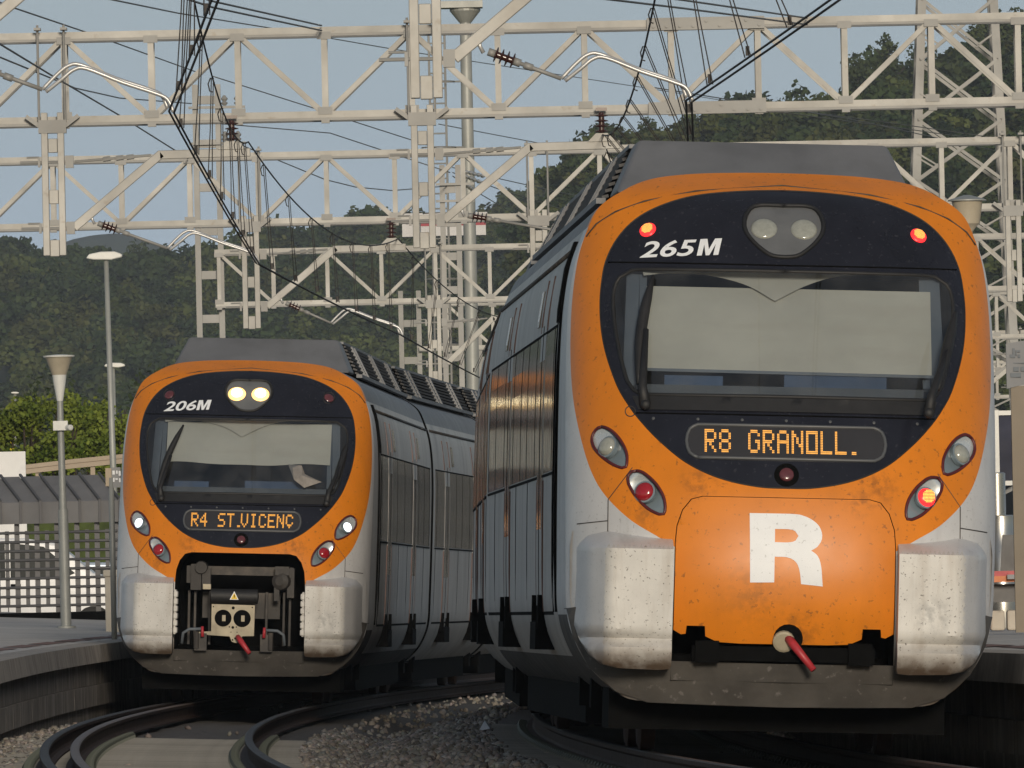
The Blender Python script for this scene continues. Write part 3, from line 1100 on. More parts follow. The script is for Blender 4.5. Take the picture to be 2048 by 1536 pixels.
def make_train(d0, xc, lab, group, cfg):
    o = Vector((xc(d0) + cfg.get('dx', 0), d0, 0))
    p2 = Vector((xc(d0 + 21.5), d0 + 21.5, 0))
    t = (p2 - o).normalized()
    r = Vector((t.y, -t.x, 0))
    r = r * math.cos(CANT) - Vector((0, 0, 1)) * math.sin(CANT)
    up = r.cross(t)
    root = empty("commuter_train", lab, "train", group)
    FM = frame_matrix(o, r, t, up)
    root.matrix_world = FM
    open_nose = cfg['open']
    # ---- shells
    region_mesh("silver_nose_shell", 'silver', M['silver'], root)
    region_mesh("orange_nose_shell", 'orange', M['orange'], root)
    mk = region_mesh("windscreen_surround", 'mask', M['mask'], root)
    region_mesh("windscreen", 'glass', M['glass'], root, -0.002)
    cl = region_mesh("headlamp_cluster", 'cluster', M['cluster'], root, 0.012)
    nose_line(L_H, .016, 6, -.002, True).build("cluster_rim", M['rubber'], cl, True)
    # seams
    nose_line([(u * 1.0, v) for u, v in [(-1.345, 3.50), (-1.28, 3.585), (-1.15, 3.67), (-.95, 3.745), (-.6, 3.82), (0, 3.872), (.6, 3.82), (.95, 3.745), (1.15, 3.67), (1.28, 3.585), (1.345, 3.50)]], .006, 5, -.005).build("brow_seam", M['grime'], root, True)
    sm = MB()
    sm.tube([on_nose(u, 3.318 + .004 * abs(u), -.001) for u in np.linspace(-1.2, 1.2, 25)], .006, 5)
    sm.tube([on_nose(u, 2.305, -.001) for u in np.linspace(-1.02, 1.02, 25)], .006, 5)
    sm.build("surround_seam", M['black'], mk, True)
    # grille strip under the windscreen and rubber round the glass
    drape("windscreen_sill", [poly_resample([(-1.0, 2.33), (1.0, 2.33), (1.045, 2.42), (-1.045, 2.42)])], M['rubber'], root, -.012, .08, back=(0, .02))
    nose_line(L_W, .014, 6, 0, True).build("windscreen_rubber", M['rubber'], root, True)
    nose_line(L_M, .006, 5, 0, True).build("surround_edge", M['rubber'], root, True)
    # bolts on the lower black panel
    for u in np.linspace(-.9, .9, 7):
        MB().lathe(on_nose(u, 2.27), [(.011, -.01), (.011, .003), (.006, .006)], nose_n(u, 2.27), 8).build("panel_bolt", M['dispframe'], mk)
    # joints between the shell panels
    for sx in (-1, 1):
        sm2 = MB()
        sm2.tube([on_nose(sx * 1.20, v, -.001) for v in np.linspace(1.72, 1.49, 8)], .004, 5)
        sm2.tube([on_nose(sx * u, 1.575 - (u - 1.2) * .12, -.001) for u in np.linspace(1.2, 1.40, 8)], .004, 5)
        sm2.tube([on_nose(sx * (1.20 - .16 * t), 1.72 + .22 * t, -.001) for t in np.linspace(0, 1, 8)], .003, 5)
        sm2.build("shell_seam", M['grime'], root)
    nose_line([(-1.055 + .034 * math.cos(a), 2.315 + .034 * math.sin(a)) for a in np.linspace(0, 2 * math.pi, 18)], .004, 5, -.001).build("cap_ring", M['grime'], root)
    # ---- cab interior
    cb = MB()
    y1 = 2.5
    pts = [(1.16, 3.27), (1.16, 2.43), (-1.16, 2.43), (-1.16, 3.27)]
    vs = []
    for u, v in pts:
        vs.append((u, nose(u, v) + .04, v))
    for u, v in pts:
        vs.append((u, y1, v))
    cb.add(vs, [(0, 1, 5, 4), (1, 2, 6, 5), (2, 3, 7, 6), (3, 0, 4, 7), (4, 5, 6, 7)])
    cb.build("cab_interior", M['cabdark'], root)
    mb = MB()
    for sx in (-1, 1):
        a = on_nose(sx * 1.06, 2.48, .10)
        b = on_nose(sx * 1.03, 3.25, .10)
        mb.bar(a, b, .09, .04, (0, -1, 0))
        mb.bar(on_nose(sx * .975, 2.5, .13), on_nose(sx * .96, 3.25, .13), .05, .04, (0, -1, 0))
    mb.build("cab_pillar", M['cabgrey'], root)
    MB().box((0, nose(0, 2.47) + .42, 2.47), (1.9, .45, .06)).build("dashboard", M['dash'], root)
    mb = MB()
    mb.box((.35, nose(0, 2.5) + .4, 2.53), (.7, .25, .1))
    mb.box((-.62, nose(0, 2.5) + .38, 2.52), (.4, .22, .09))
    mb.build("desk_console", M['cabdark'], root)
    bu0, bu1, bv0, bv1 = cfg['blind']
    vs, fs = [], []
    NB = 24
    for i in range(NB + 1):
        u = bu0 + (bu1 - bu0) * i / NB
        for j in range(9):
            sag = cfg['wavy'] * (math.sin(i * .7) * .4 + math.sin(i * .31 + 1)) * (1 - j / 8)
            v = bv0 + sag + (bv1 - bv0 - sag) * j / 8
            vs.append((u, nose(0, v) + .23 + .012 * math.sin(u * 9 + j) * cfg['wavy'] * 40, v))
    for i in range(NB):
        for j in range(8):
            a = i * 9 + j
            fs.append((a, a + 9, a + 10, a + 1))
    bl = mesh_obj("sun_blind", vs, fs, M['blind'], root, True)
    mb = MB()
    if cfg['wavy'] == 0:
        mb.bar((bu0 - .03, nose(0, bv0) + .21, bv0), (bu1 + .03, nose(0, bv0) + .21, bv0 - .01), .02, .03)
        mb.build("blind_rail", M['cabgrey'], bl)
    # V-shaped panel added behind the glass to imitate a windscreen reflection
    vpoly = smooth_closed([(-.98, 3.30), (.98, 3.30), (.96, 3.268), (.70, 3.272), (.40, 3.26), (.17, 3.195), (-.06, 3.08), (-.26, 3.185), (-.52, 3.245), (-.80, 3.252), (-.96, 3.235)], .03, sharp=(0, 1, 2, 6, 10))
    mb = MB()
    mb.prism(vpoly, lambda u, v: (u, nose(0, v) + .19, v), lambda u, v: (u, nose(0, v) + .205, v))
    mb.build("v_reflection_panel", M['blind'], root)
    # ---- display
    dl = smooth_closed([(-.60, 2.015), (.60, 2.015), (.655, 2.045), (.678, 2.125), (.655, 2.205), (.60, 2.235), (-.60, 2.235), (-.655, 2.205), (-.678, 2.125), (-.655, 2.045)], .03, sharp=(0, 1, 5, 6))
    ds = drape("destination_display", [dl], M['display'], root, -.004, .08)
    nose_line(dl, .012, 6, -.004, True).build("display_frame", M['dispframe'], ds, True)
    led_text(cfg['text'], cfg['text_u'], cfg['pitch'], 2.205, .155, ds, -.009, 0.0)
    # ---- small lower lens
    disc_on_nose("lens_ring", -0.0, 1.908, .085, M['black'], root, -.004, .006)
    disc_on_nose("central_lens", 0.0, 1.908, .05, M['lensdark'], root, -.012, .015)
    # ---- number and logo
    fl = text_on_nose("fleet_number", cfg['number'][:3], -.795, 3.42, .112, .395, M['white'], root, math.radians(3.2), .30, .018)
    mpoly = [(0, 0), (.24, 0), (.24, .66), (.42, 0), (.60, 0), (.78, .66), (.78, 0), (1.02, 0), (1.02, 1), (.69, 1), (.51, .36), (.33, 1), (0, 1)]
    ca, sa = math.cos(math.radians(3.2)), math.sin(math.radians(3.2))
    mp_ = []
    for a, b in mpoly:
        x, y = a * .145 + b * .112 * .3, b * .112
        mp_.append((-.602 + x * ca - y * sa, 3.374 + x * sa + y * ca))
    drape("fleet_letter", [mp_], M['white'], fl, -.006, .05)
    # ---- cluster lamps
    for sx in (-1, 1):
        if cfg['head']:
            disc_on_nose("headlamp_core", sx * .137, 3.575, .062, M['headcore'], cl, -.022, .02)
        ring = disc_on_nose("headlamp", sx * .137, 3.575, .092 if not cfg['head'] else .104, M['lensclear'] if not cfg['head'] else M['headlit'], cl, -.012 + .02, .02)
    # ---- upper red marker lamps
    for sx in (-1, 1):
        disc_on_nose("marker_lamp", sx * .932, 3.545, .058, M['redlit'] if cfg['tail'] else M['lensdark'], root, -.006, .012)
        if cfg['tail']:
            dots(sx * .932, 3.545, .043, root, M['yellowlit'], -.023)
        else:
            nose_line([(sx * .932 + .066 * math.cos(a), 3.545 + .066 * math.sin(a)) for a in np.linspace(0, 2 * math.pi, 20)], .007, 5).build("marker_rim", M['rubber'], root, True)
    # ---- teardrop lamps
    for i, (cu, cv, sh, sx) in enumerate(LAMPS):
        lp = L_T[i]
        base = on_nose(cu, cv)

        def dish(u, v, cu=cu, cv=cv):
            e = math.hypot(u - cu, v - cv)
            return nose(u, v) + .012 + .05 * max(0, 1 - (e / .13) ** 2)
        hs = drape("lamp_housing", [lp], M['lampgrey'], root, 0, .02, fn=dish)
        nose_line(lp, .011, 6, -.002, True).build("lamp_rim", M['lamprim'], hs, True)
        # pale inner reflector
        inner = smooth_closed([(cu + sx * (x * .78 - .012), cv + z * .78 + .016) for x, z in sh if z > -.09], .02)
        if sx < 0:
            inner.reverse()
        drape("lamp_reflector", [inner], M['lampsilver'], hs, -.006, .02, fn=dish)
        if i < 2:
            mt = M['whitelit'] if cfg['head'] else M['lensclear']
        else:
            mt = M['lensred']
        if i == 3 and cfg['tail']:
            mt = M['redlit']
        rad = .066 if not (i < 2 and cfg['head']) else .055
        disc_on_nose("lamp_ring", cu, cv, rad + .012, M['lampgrey'], hs, -.006, .004)
        disc_on_nose("lamp_lens", cu, cv, rad, mt, hs, -.012, .03)
        if i == 3 and cfg['tail']:
            dots(cu, cv, .050, hs, M['yellowlit'], -.044, slope=.18)
    # ---- wipers
    for sx, pu, pv, e1, e2 in ((-1, -.955, 2.36, cfg['wiper'], (-1.0, 2.50)), (1, .965, 2.34, (1.17, 3.03), (1.03, 2.5))):
        wp = MB()
        piv = on_nose(pu, pv, -.03)
        mid = on_nose((e1[0] + e2[0]) / 2, (e1[1] + e2[1]) / 2, -.05)
        wp.tube([piv, on_nose(pu + sx * .02, pv + .12, -.07), mid], [.04, .03, .02], 6)
        wp.lathe(piv, [(.035, -.03), (.035, .03), (.02, .045)], (0, -1, 0), 10)
        w = wp.build("wiper_arm", M['rubber'], root, True)
        bl_ = MB()
        pts = [on_nose(e1[0] + (e2[0] - e1[0]) * k / 10 - .03 * sx * (-1) * math.sin(k / 10 * math.pi) * (1 if sx < 0 else 0), e1[1] + (e2[1] - e1[1]) * k / 10, -.03) for k in range(11)]
        bl_.tube(pts, [.012, .022, .032, .036, .038, .038, .038, .034, .028, .022, .016], 6)
        bl_.build("wiper_blade", M['rubber'], w, True)
    # ---- bumpers
    for sx in (-1, 1):
        half = [(.765, 1.45), (.765, .60), (.775, .575), (.85, .568), (1.12, .575), (1.23, .60), (1.31, .665), (1.37, .76), (1.42, .90), (1.44, 1.1), (1.445, 1.40), (1.43, 1.50), (1.36, 1.54), (1.1, 1.54), (.88, 1.52), (.80, 1.48)]
        lp = poly_resample([(sx * u, v) for u, v in half], .03)
        bp = drape("bumper", [lp], M['bumper'], root, 0, .03, fn=bumper_fn, back=.7)
        bp.data.materials.append(M['silver'])
        for p_ in bp.data.polygons:
            c_ = p_.center
            if abs(c_.x) > 1.222 or c_.z > 1.402:
                p_.material_index = 1
        if open_nose:
            mb = MB()
            for k in range(6):
                mb.box((sx * .735, .05, .85 + k * .083), (.05, .2, .07))
            mb.box((sx * .742, .07, 1.06), (.03, .22, .52))
            bevel(mb.build("bumper_pad", M['bumper'], root), .012)
    if cfg['dent']:
        disc_on_nose("bumper_bolt", 1.0, .98, .028, M['white'], root, nose(1.0, .98) * 0 + -.0, .01)
        bpy.data.objects[root.children[-1].name].location.y = bumper_fn(1.0, .98) - nose(1.0, .98)
    # ---- valance
    vl = [(-.0, .33), (.9, .345), (1.12, .415), (1.3, .575), (1.41, .775), (1.458, .975), (1.40, .985), (1.3, .80), (1.1, .66), (.78, .63), (0, .625)]
    vloop = poly_resample(mirror_half(vl), .05)
    drape("valance", [vloop], M['valance'], root, -.03, .06, back=(0, .5))
    # ---- coupler cavity
    mb = MB()
    cav = mirror_half([(0, 1.755), (.57, 1.755), (.645, 1.735), (.705, 1.66), (.742, 1.55), (.752, 1.43), (.756, .5), (0, .5)])
    n = len(cav)
    vs = [(u, nose(u, max(v, .62)) + .0, v) for u, v in cav] + [(u, 1.3, v) for u, v in cav]
    mb.add(vs, [(i, (i + 1) % n, (i + 1) % n + n, i + n) for i in range(n)] + [tuple(range(n, 2 * n))])
    mb.build("coupler_recess", M['black'], root)
    if not open_nose:
        Pin = [(u * .992, 1.25 + (v - 1.25) * .992) for u, v in L_P]
        cp = drape("coupler_cover", [Pin], M['orange'], root, -.004, .06, back=(0, .06))
        # the big letter
        sc = .5605
        def q(X, Y):
            return ((900 + sc * X - 1576) / 295, (1512 - (900 + sc * Y)) / 295)
        outer = [q(*p) for p in [(1075, 226), (1225, 226), (1268, 232), (1302, 248), (1325, 270), (1335, 300), (1330, 325), (1318, 342), (1296, 356), (1314, 368), (1326, 386), (1334, 420), (1337, 455), (1340, 483), (1262, 476), (1258, 440), (1250, 410), (1236, 392), (1210, 381), (1166, 380), (1166, 472), (1080, 474)]]
        hole = [q(*p) for p in [(1166, 281), (1215, 281), (1238, 287), (1250, 304), (1240, 321), (1215, 328), (1166, 328)]]
        outer = smooth_closed(outer, .02, sharp=(0, 8, 13, 14, 19, 20, 21))
        hole = smooth_closed(hole, .02, sharp=(0, 6))
        drape("letter", [outer, hole], M['white'], cp, -.008, .06)
        mb = MB()
        c = on_nose(.03, .80, -.01)
        mb.lathe(c, [(.10, -.05), (.10, .012), (.07, .015)], nose_n(.03, .8), 18)
        mb.build("coupler_eye", M['black'], root)
        mb = MB()
        mb.lathe(c + Vector((-.03, -.02, -.02)), [(.075, -.03), (.075, .015), (.06, .02)], nose_n(.03, .8), 16)
        mb.build("coupler_hook", M['plate'], root)
        MB().tube([c + Vector((0, -.03, 0)), c + Vector((.04, -.09, -.05)), c + Vector((.17, -.16, -.21))], [.032, .03, .022], 10).build("uncoupling_handle", M['redpaint'], root, True)
        mb = MB()
        mb.box((0, .12, .69), (1.24, .1, .1))
        for sx in (-1, 1):
            mb.box((sx * .52, .06, .70), (.16, .06, .15))
        mb.build("lower_crossbeam", M['black'], root)
    else:
        cplr(root)
    # ---- loft from the nose rim back to the straight body, then the straight body to the end of the car
    ring = L_S
    n = len(ring)
    dep = [nose(u, v) for u, v in ring]
    vs = []
    rows = 6
    for k in range(rows + 1):
        tt = k / rows
        for (u, v), g in zip(ring, dep):
            vs.append((u, g + (2.75 - g) * tt, v))
    for (u, v) in ring:
        vs.append((u, 22.2, v))
    fs = []
    for k in range(rows + 1):
        for i in range(n):
            j = (i + 1) % n
            fs.append((k * n + i, k * n + n + i, k * n + n + j, k * n + j))
    fs.append(tuple((rows + 1) * n + i for i in range(n - 1, -1, -1)))
    body = mesh_obj("car_body", vs, fs, M['silver'], root, True)
    body.data.materials.append(M['roofgrey'])
    body.data.materials.append(M['orange'])
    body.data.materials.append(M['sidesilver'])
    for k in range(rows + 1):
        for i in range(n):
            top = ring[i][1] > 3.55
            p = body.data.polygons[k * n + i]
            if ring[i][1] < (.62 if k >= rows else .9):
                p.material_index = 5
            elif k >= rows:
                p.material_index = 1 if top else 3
            elif top:
                p.material_index = 2 if k < 3 else 1
    body.data.materials.append(M['black'])
    body.data.materials.append(M['grime'])
    body.data.polygons[len(body.data.polygons) - 1].material_index = 4
    body.data.set_sharp_from_angle(angle=math.radians(38))
    mb = MB()
    for ya_, yb_ in ((.9, 2.2), (5.7, 20.4)):
        mb.box((0, (ya_ + yb_) / 2, .42), (2.3, yb_ - ya_, .52))
    mb.build("underframe_light_block", M['black'], root)  # black boxes added below the floor to block light under the car
    # ---- roof fairing above the cab
    mb = MB()
    ya, yb = 4.3, 4.9
    fr = [(-1.06, ya, 3.88), (1.06, ya, 3.88), (.89, yb, 4.27), (-.89, yb, 4.27), (-1.06, yb + .8, 3.88), (1.06, yb + .8, 3.88), (.89, yb + .8, 4.27), (-.89, yb + .8, 4.27)]
    mb.add(fr, [(0, 1, 2, 3), (1, 5, 6, 2), (2, 6, 7, 3), (3, 7, 4, 0), (4, 7, 6, 5), (0, 4, 5, 1)])
    bevel(mb.build("roof_fairing", M['roofgrey'], root), .03, 3)
    I = Matrix.Identity(4)
    car_roof(root, 5.6, 21.9, I)
    car_sides(root, 2.75, 22.1, I, True)
    bogie(root, 3.9, I)
    # ---- following cars along the curve
    d = d0 + 22.3
    inv = FM.inverted()
    for k in range(cfg['cars']):
        Lc = 18.0
        a = Vector((xc(d), d, 0))
        b = Vector((xc(d + Lc), d + Lc, 0))
        tt = (b - a).normalized()
        rr = Vector((tt.y, -tt.x, 0))
        rr = rr * math.cos(CANT) - Vector((0, 0, 1)) * math.sin(CANT)
        uu = rr.cross(tt)
        Tm = inv @ frame_matrix(a, rr, tt, uu)
        car_body(root, .35, Lc - .35, Tm)
        mb = MB()
        ringb = [(u * .93, .62 + (v - .62) * .94 if v > .62 else .62) for u, v in ring]
        for y in np.arange(-.42, .40, .1):
            nb = len(ringb)
            s1 = 1.0
            vs = [(u * (1.0 if j else .95), y + j * .05, v) for j in (0, 1) for u, v in ringb]
            mb.add(vs, [(i, i + nb, (i + 1) % nb + nb, (i + 1) % nb) for i in range(nb)] + [tuple(range(nb)), tuple(range(2 * nb - 1, nb - 1, -1))])
        mb.build("gangway_bellows", M['rubber'], root, False, Tm)
        car_roof(root, .4, Lc - .4, Tm)
        car_sides(root, .35, Lc - .35, Tm, False)
        bogie(root, 0.0, Tm)
        MB().box((0, Lc / 2, .42), (2.3, Lc - 4.0, .52)).build("underframe_light_block", M['black'], root, False, Tm)  # added black box keeps light from passing beneath this car
        d += Lc
    done = set()
    for o_ in root.children_recursive:
        if o_.data.name in done:
            continue
        done.add(o_.data.name)
        for v_ in o_.data.vertices:
            v_.co.z = lift(v_.co.z)
    return root


def cplr(root):
    """open coupler bay: head plate, cylinder, brackets, hoses, handles"""
    cx = -.06
    y = .05
    mb = MB()
    poly = [(-.26, 1.16), (.24, 1.155), (.235, .80), (.10, .795), (.075, .74), (.03, .715), (-.02, .73), (-.045, .79), (-.26, .80), (-.42, .815), (-.42, .835), (-.26, .845)]
    mb.prism(poly, lambda u, v: (cx + u, y, v), lambda u, v: (cx + u, y + .1, v))
    pl = mb.build("coupler_head", M['plate'], root)
    for u, r in ((-.125, .098), (.095, .10)):
        m2 = MB()
        m2.lathe((cx + u, y - .002, 1.0), [(r, 0), (r, .006), (r * .9, .008), (.03, .01)], (0, -1, 0), 26)
        m2.build("coupler_socket", M['black'], pl)
        m2 = MB()
        m2.box((cx + u + .01, y - .02, 1.0), (.04, .01, .07))
        m2.build("socket_catch", M['plate'], pl)
    for u, v, r in ((-.01, 1.12, .018), (-.01, .895, .016), (-.05, .9, .008), (.03, .9, .008), (.02, .77, .012), (-.01, .75, .01), (.04, .84, .006), (-.03, .84, .006), (-.24, 1.13, .008), (.21, 1.13, .008)):
        MB().lathe((cx + u, y - .001, v), [(r, 0), (r, .004), (r * .5, .005)], (0, -1, 0), 10).build("coupler_bolt", M['black'], pl)
    MB().lathe((cx - .27, y + .05, 1.255), [(.02, -.01), (.085, 0), (.085, .54), (.02, .55)], (1, 0, 0), 20).build("coupler_cylinder", M['rubber'], root, True, autosmooth=40)
    mb = MB()
    mb.prism([(-.052, 1.215), (.052, 1.215), (0, 1.315)], lambda u, v: (cx + u, y - .042, v), lambda u, v: (cx + u, y - .036, v))
    st = mb.build("warning_sticker", M['white'], root)
    mb = MB()
    mb.prism([(-.038, 1.222), (.038, 1.222), (0, 1.296)], lambda u, v: (cx + u, y - .046, v), lambda u, v: (cx + u, y - .0425, v))
    s2 = mb.build("warning_symbol", M['yellow'], st)
    MB().bar((cx, y - .048, 1.238), (cx + .004, y - .048, 1.272), .008, .003).build("warning_bolt_mark", M['black'], st)
    # grey castings at the two upper corners
    mb = MB()
    mb.box((-.52, .35, 1.47), (.12, .2, .3))
    mb.box((-.40, .33, 1.45), (.1, .15, .24))
    mb.box((-.6, .4, 1.5), (.06, .2, .2))
    mb.lathe((-.46, .2, 1.58), [(.07, 0), (.08, .1), (.06, .2)], (0, 1, 0), 12)
    mb.build("coupler_bracket", M['grime'], root)
    mb = MB()
    mb.lathe((.45, .18, 1.44), [(.05, 0), (.1, .03), (.11, .12), (.08, .2)], (.3, 1, 0), 16)
    mb.box((.48, .3, 1.56), (.16, .2, .1))
    mb.box((.58, .35, 1.42), (.08, .2, .34))
    mb.box((.42, .28, 1.3), (.06, .1, .18))
    mb.build("coupler_bracket", M['grime'], root)
    MB().box((-.385, .2, 1.36), (.09, .1, .06)).build("small_terminal_box", M['plate'], root)
    mb = MB()
    for u in (-.60, -.53, .5, .57, -.36, .3):
        mb.box((u, .45, 1.0), (.025, .08, .62))
    mb.box((0, .5, 1.55), (1.2, .06, .1))
    mb.box((0, .55, 1.15), (.9, .06, .3))
    mb.build("recess_frame", M['grime'], root)
    for sx in (-1, 1):
        u0 = cx + sx * .36
        MB().tube([(u0, .0, .87), (u0 + sx * .15, -.02, .865), (u0 + sx * .22, -.01, .82), (u0 + sx * .235, .02, .70)], .018, 8).build("brake_hose", M['cabgrey'], root, True)
        MB().tube([(u0, -.03, .90), (u0 - sx * .005, -.03, .78)], [.016, .02], 8).build("cock_handle", M['redpaint'], root, True)
        mb = MB()
        mb.box((u0 - sx * -.02, .06, .72), (.14, .06, .2))
        mb.tube([(u0 + sx * .07, .03, .64), (u0 + sx * .07, .03, .84)], .03, 8)
        mb.build("hose_bracket", M['grime'], root)
    MB().tube([(cx + .05, -.02, .79), (cx + .09, -.08, .74), (cx + .2, -.17, .60)], [.03, .034, .024], 10).build("uncoupling_handle", M['redpaint'], root, True)

# ------------------------------------------------------------------ ground, ballast, rails, sleepers
def track_point(xc, d, lat, z):
    o, r, t, up = track_frame(xc, d)
    return o + r * lat + up * z


def bed_z(x, d):
    """height of the ballast surface at a world position"""
    best = -9
    for xc in (xc_left, xc_right):
        lat = x - xc(d)
        zz = -0.215 - lat * math.tan(CANT)
        a = abs(lat)
        if a > 1.55:
            zz -= (a - 1.55) * 0.28
        if a < .62:
            zz -= .01
        best = max(best, zz)
    return max(best, -0.62)


g = MB()
g.add([(-900, -200, -0.75), (900, -200, -0.75), (900, 5550, -0.75), (-900, 5550, -0.75)], [(0, 1, 2, 3)])
kind(g.build("ground", M['earth']), 'structure')

ds = list(np.arange(82, 240, 1.6))
vs, fs = [], []
NX = 60
for i, d in enumerate(ds):
    for j in range(NX + 1):
        x = xc_left(d) - 3.2 + (SPACING + 6.4) * j / NX
        vs.append((x, d, bed_z(x, d) + rng.normal(0, .008)))
for i in range(len(ds) - 1):
    for j in range(NX):
        a = i * (NX + 1) + j
        fs.append((a, a + 1, a + NX + 2, a + NX + 1))
kind(mesh_obj("ballast_bed", vs, fs, M['bed'], None, True), 'structure')


def stone_variants(k=10):
    out = []
    bm = bmesh.new()
    bmesh.ops.create_icosphere(bm, subdivisions=1, radius=1)
    base = np.array([v.co[:] for v in bm.verts])
    tri = np.array([[v.index for v in f.verts] for f in bm.faces])
    bm.free()
    for _ in range(k):
        # a convex-ish stone cut by random planes
        p = base * (1 + rng.normal(0, .10, (len(base), 1)))
        for _c in range(5):
            nrm = rng.normal(0, 1, 3)
            nrm /= np.linalg.norm(nrm)
            dd = p @ nrm
            lim = rng.uniform(.45, .75)
            p = p - np.outer(np.maximum(dd - lim, 0), nrm)
        p *= rng.uniform(.7, 1.25, 3)
        out.append(p)
    return out, tri


def rand_rot(n):
    q = rng.normal(0, 1, (n, 4))
    q /= np.linalg.norm(q, axis=1)[:, None]
    w, x, y, z = q.T
    return np.stack([np.stack([1 - 2 * (y * y + z * z), 2 * (x * y - z * w), 2 * (x * z + y * w)], -1),
                     np.stack([2 * (x * y + z * w), 1 - 2 * (x * x + z * z), 2 * (y * z - x * w)], -1),
                     np.stack([2 * (x * z - y * w), 2 * (y * z + x * w), 1 - 2 * (x * x + y * y)], -1)], 1)


def np_mesh(name, V, T, material, smooth=False, tint=None):
    me = bpy.data.meshes.new(name)
    me.vertices.add(len(V))
    me.vertices.foreach_set("co", V.astype(np.float32).ravel())
    k = T.shape[1]
    me.loops.add(T.size)
    me.loops.foreach_set("vertex_index", T.astype(np.int32).ravel())
    me.polygons.add(len(T))
    me.polygons.foreach_set("loop_start", np.arange(0, T.size, k, dtype=np.int32))
    me.polygons.foreach_set("loop_total", np.full(len(T), k, dtype=np.int32))
    if smooth:
        me.polygons.foreach_set("use_smooth", np.ones(len(T), dtype=bool))
    if tint is not None:
        ca = me.color_attributes.new("species", 'FLOAT_COLOR', 'POINT')
        ca.data.foreach_set("color", tint.astype(np.float32).ravel())
    me.materials.append(material)
    me.update(calc_edges=True)
    me.validate()
    o = bpy.data.objects.new(name, me)
    COL.objects.link(o)
    return o


def stones():
    var, tri = stone_variants()
    pos = []
    tries = 0
    want = 15000
    while len(pos) < want:
        d = rng.uniform(91, 150) if rng.random() < .86 else rng.uniform(150, 215)
        xl = xc_left(d)
        x = xl + rng.uniform(-2.6, SPACING + 2.9)
        a1 = x - xl
        a2 = x - xc_right(d)
        if -.98 < a1 < 1.27 and rng.random() < (.995 if d < 175 else .8):
            continue
        if abs(a2) < 1.27 and rng.random() < .99:
            continue
        pos.append((x, d, bed_z(x, d)))
    pos = np.array(pos)
    n = len(pos)
    sz = rng.uniform(.018, .05, n)
    R = rand_rot(n)
    which = rng.integers(0, len(var), n)
    Vs, Ts, Cs = [], [], []
    off = 0
    for k, p in enumerate(var):
        idx = np.where(which == k)[0]
        P = np.einsum('nij,vj->nvi', R[idx], p) * sz[idx][:, None, None] + (pos[idx] + np.array([0, 0, .012]))[:, None, :]
        m = len(p)
        Vs.append(P.reshape(-1, 3))
        T = tri[None, :, :] + (np.arange(len(idx)) * m)[:, None, None] + off
        Ts.append(T.reshape(-1, 3))
        g = rng.uniform(.45, 1.25, (len(idx), 1)) * np.stack([1 + rng.normal(0, .05, len(idx)), np.ones(len(idx)), 1 + rng.normal(0, .05, len(idx))], -1)
        Cs.append(np.repeat(np.concatenate([g, np.ones((len(idx), 1))], 1), m, 0))
        off += len(idx) * m
    o = np_mesh("ballast_stones", np.concatenate(Vs), np.concatenate(Ts), M['stone'], False, np.concatenate(Cs))
    kind(o, 'stuff')


stones()

# rails: real profile swept along the curve
RAIL_PROF = [(-.07, -.172), (.07, -.172), (.07, -.160), (.022, -.145), (.009, -.125), (.009, -.055), (.030, -.042), (.036, -.034), (.036, -.008), (.026, 0), (-.026, 0), (-.036, -.008), (-.036, -.034), (-.030, -.042), (-.009, -.055), (-.009, -.125), (-.022, -.145), (-.07, -.160)]


def rail(xc, lat, lab):
    dd = list(np.arange(82, 150, 1.0)) + list(np.arange(150, 262, 2.5))
    vs, fs = [], []
    n = len(RAIL_PROF)
    for d in dd:
        for a, b in RAIL_PROF:
            vs.append(track_point(xc, d, lat + a, b))
    for i in range(len(dd) - 1):
        for k in range(n):
            j = (k + 1) % n
            fs.append((i * n + k, i * n + j, (i + 1) * n + j, (i + 1) * n + k))
    o = mesh_obj("rail" if abs(lat) > .7 else "check_rail", vs, fs, M['rust'])
    o.data.materials.append(M['railtop'] if abs(lat) > .7 else M['rusttop'])
    for i in range(len(dd) - 1):
        for k in (8, 9, 10):
            o.data.polygons[i * n + k].material_index = 1
    tag(o, lab, "rail")


rail(xc_left, -.834, "curved rusty rail nearest the stone platform edge below the fence")
rail(xc_left, -.60, "rusty check rail running just inside the rail nearest the platform below the fence")
rail(xc_left, .834, "curved rail of the fence-side track nearest the middle ballast strip")
rail(xc_right, -.834, "curved rail under the closed-nose train beside the middle ballast strip")
rail(xc_right, .834, "curved rail under the closed-nose train beside the dark platform wall")


def sleeper_mesh():
    mb = MB()
    prof = [(-1.3, -.20), (-1.3, -.40), (1.3, -.40), (1.3, -.20), (1.27, -.178), (.62, -.178), (.5, -.183), (-.5, -.183), (-.62, -.178), (-1.27, -.178)]
    mb.prism(prof, lambda u, v: (u, -.13, v), lambda u, v: (u, .13, v))
    return mb


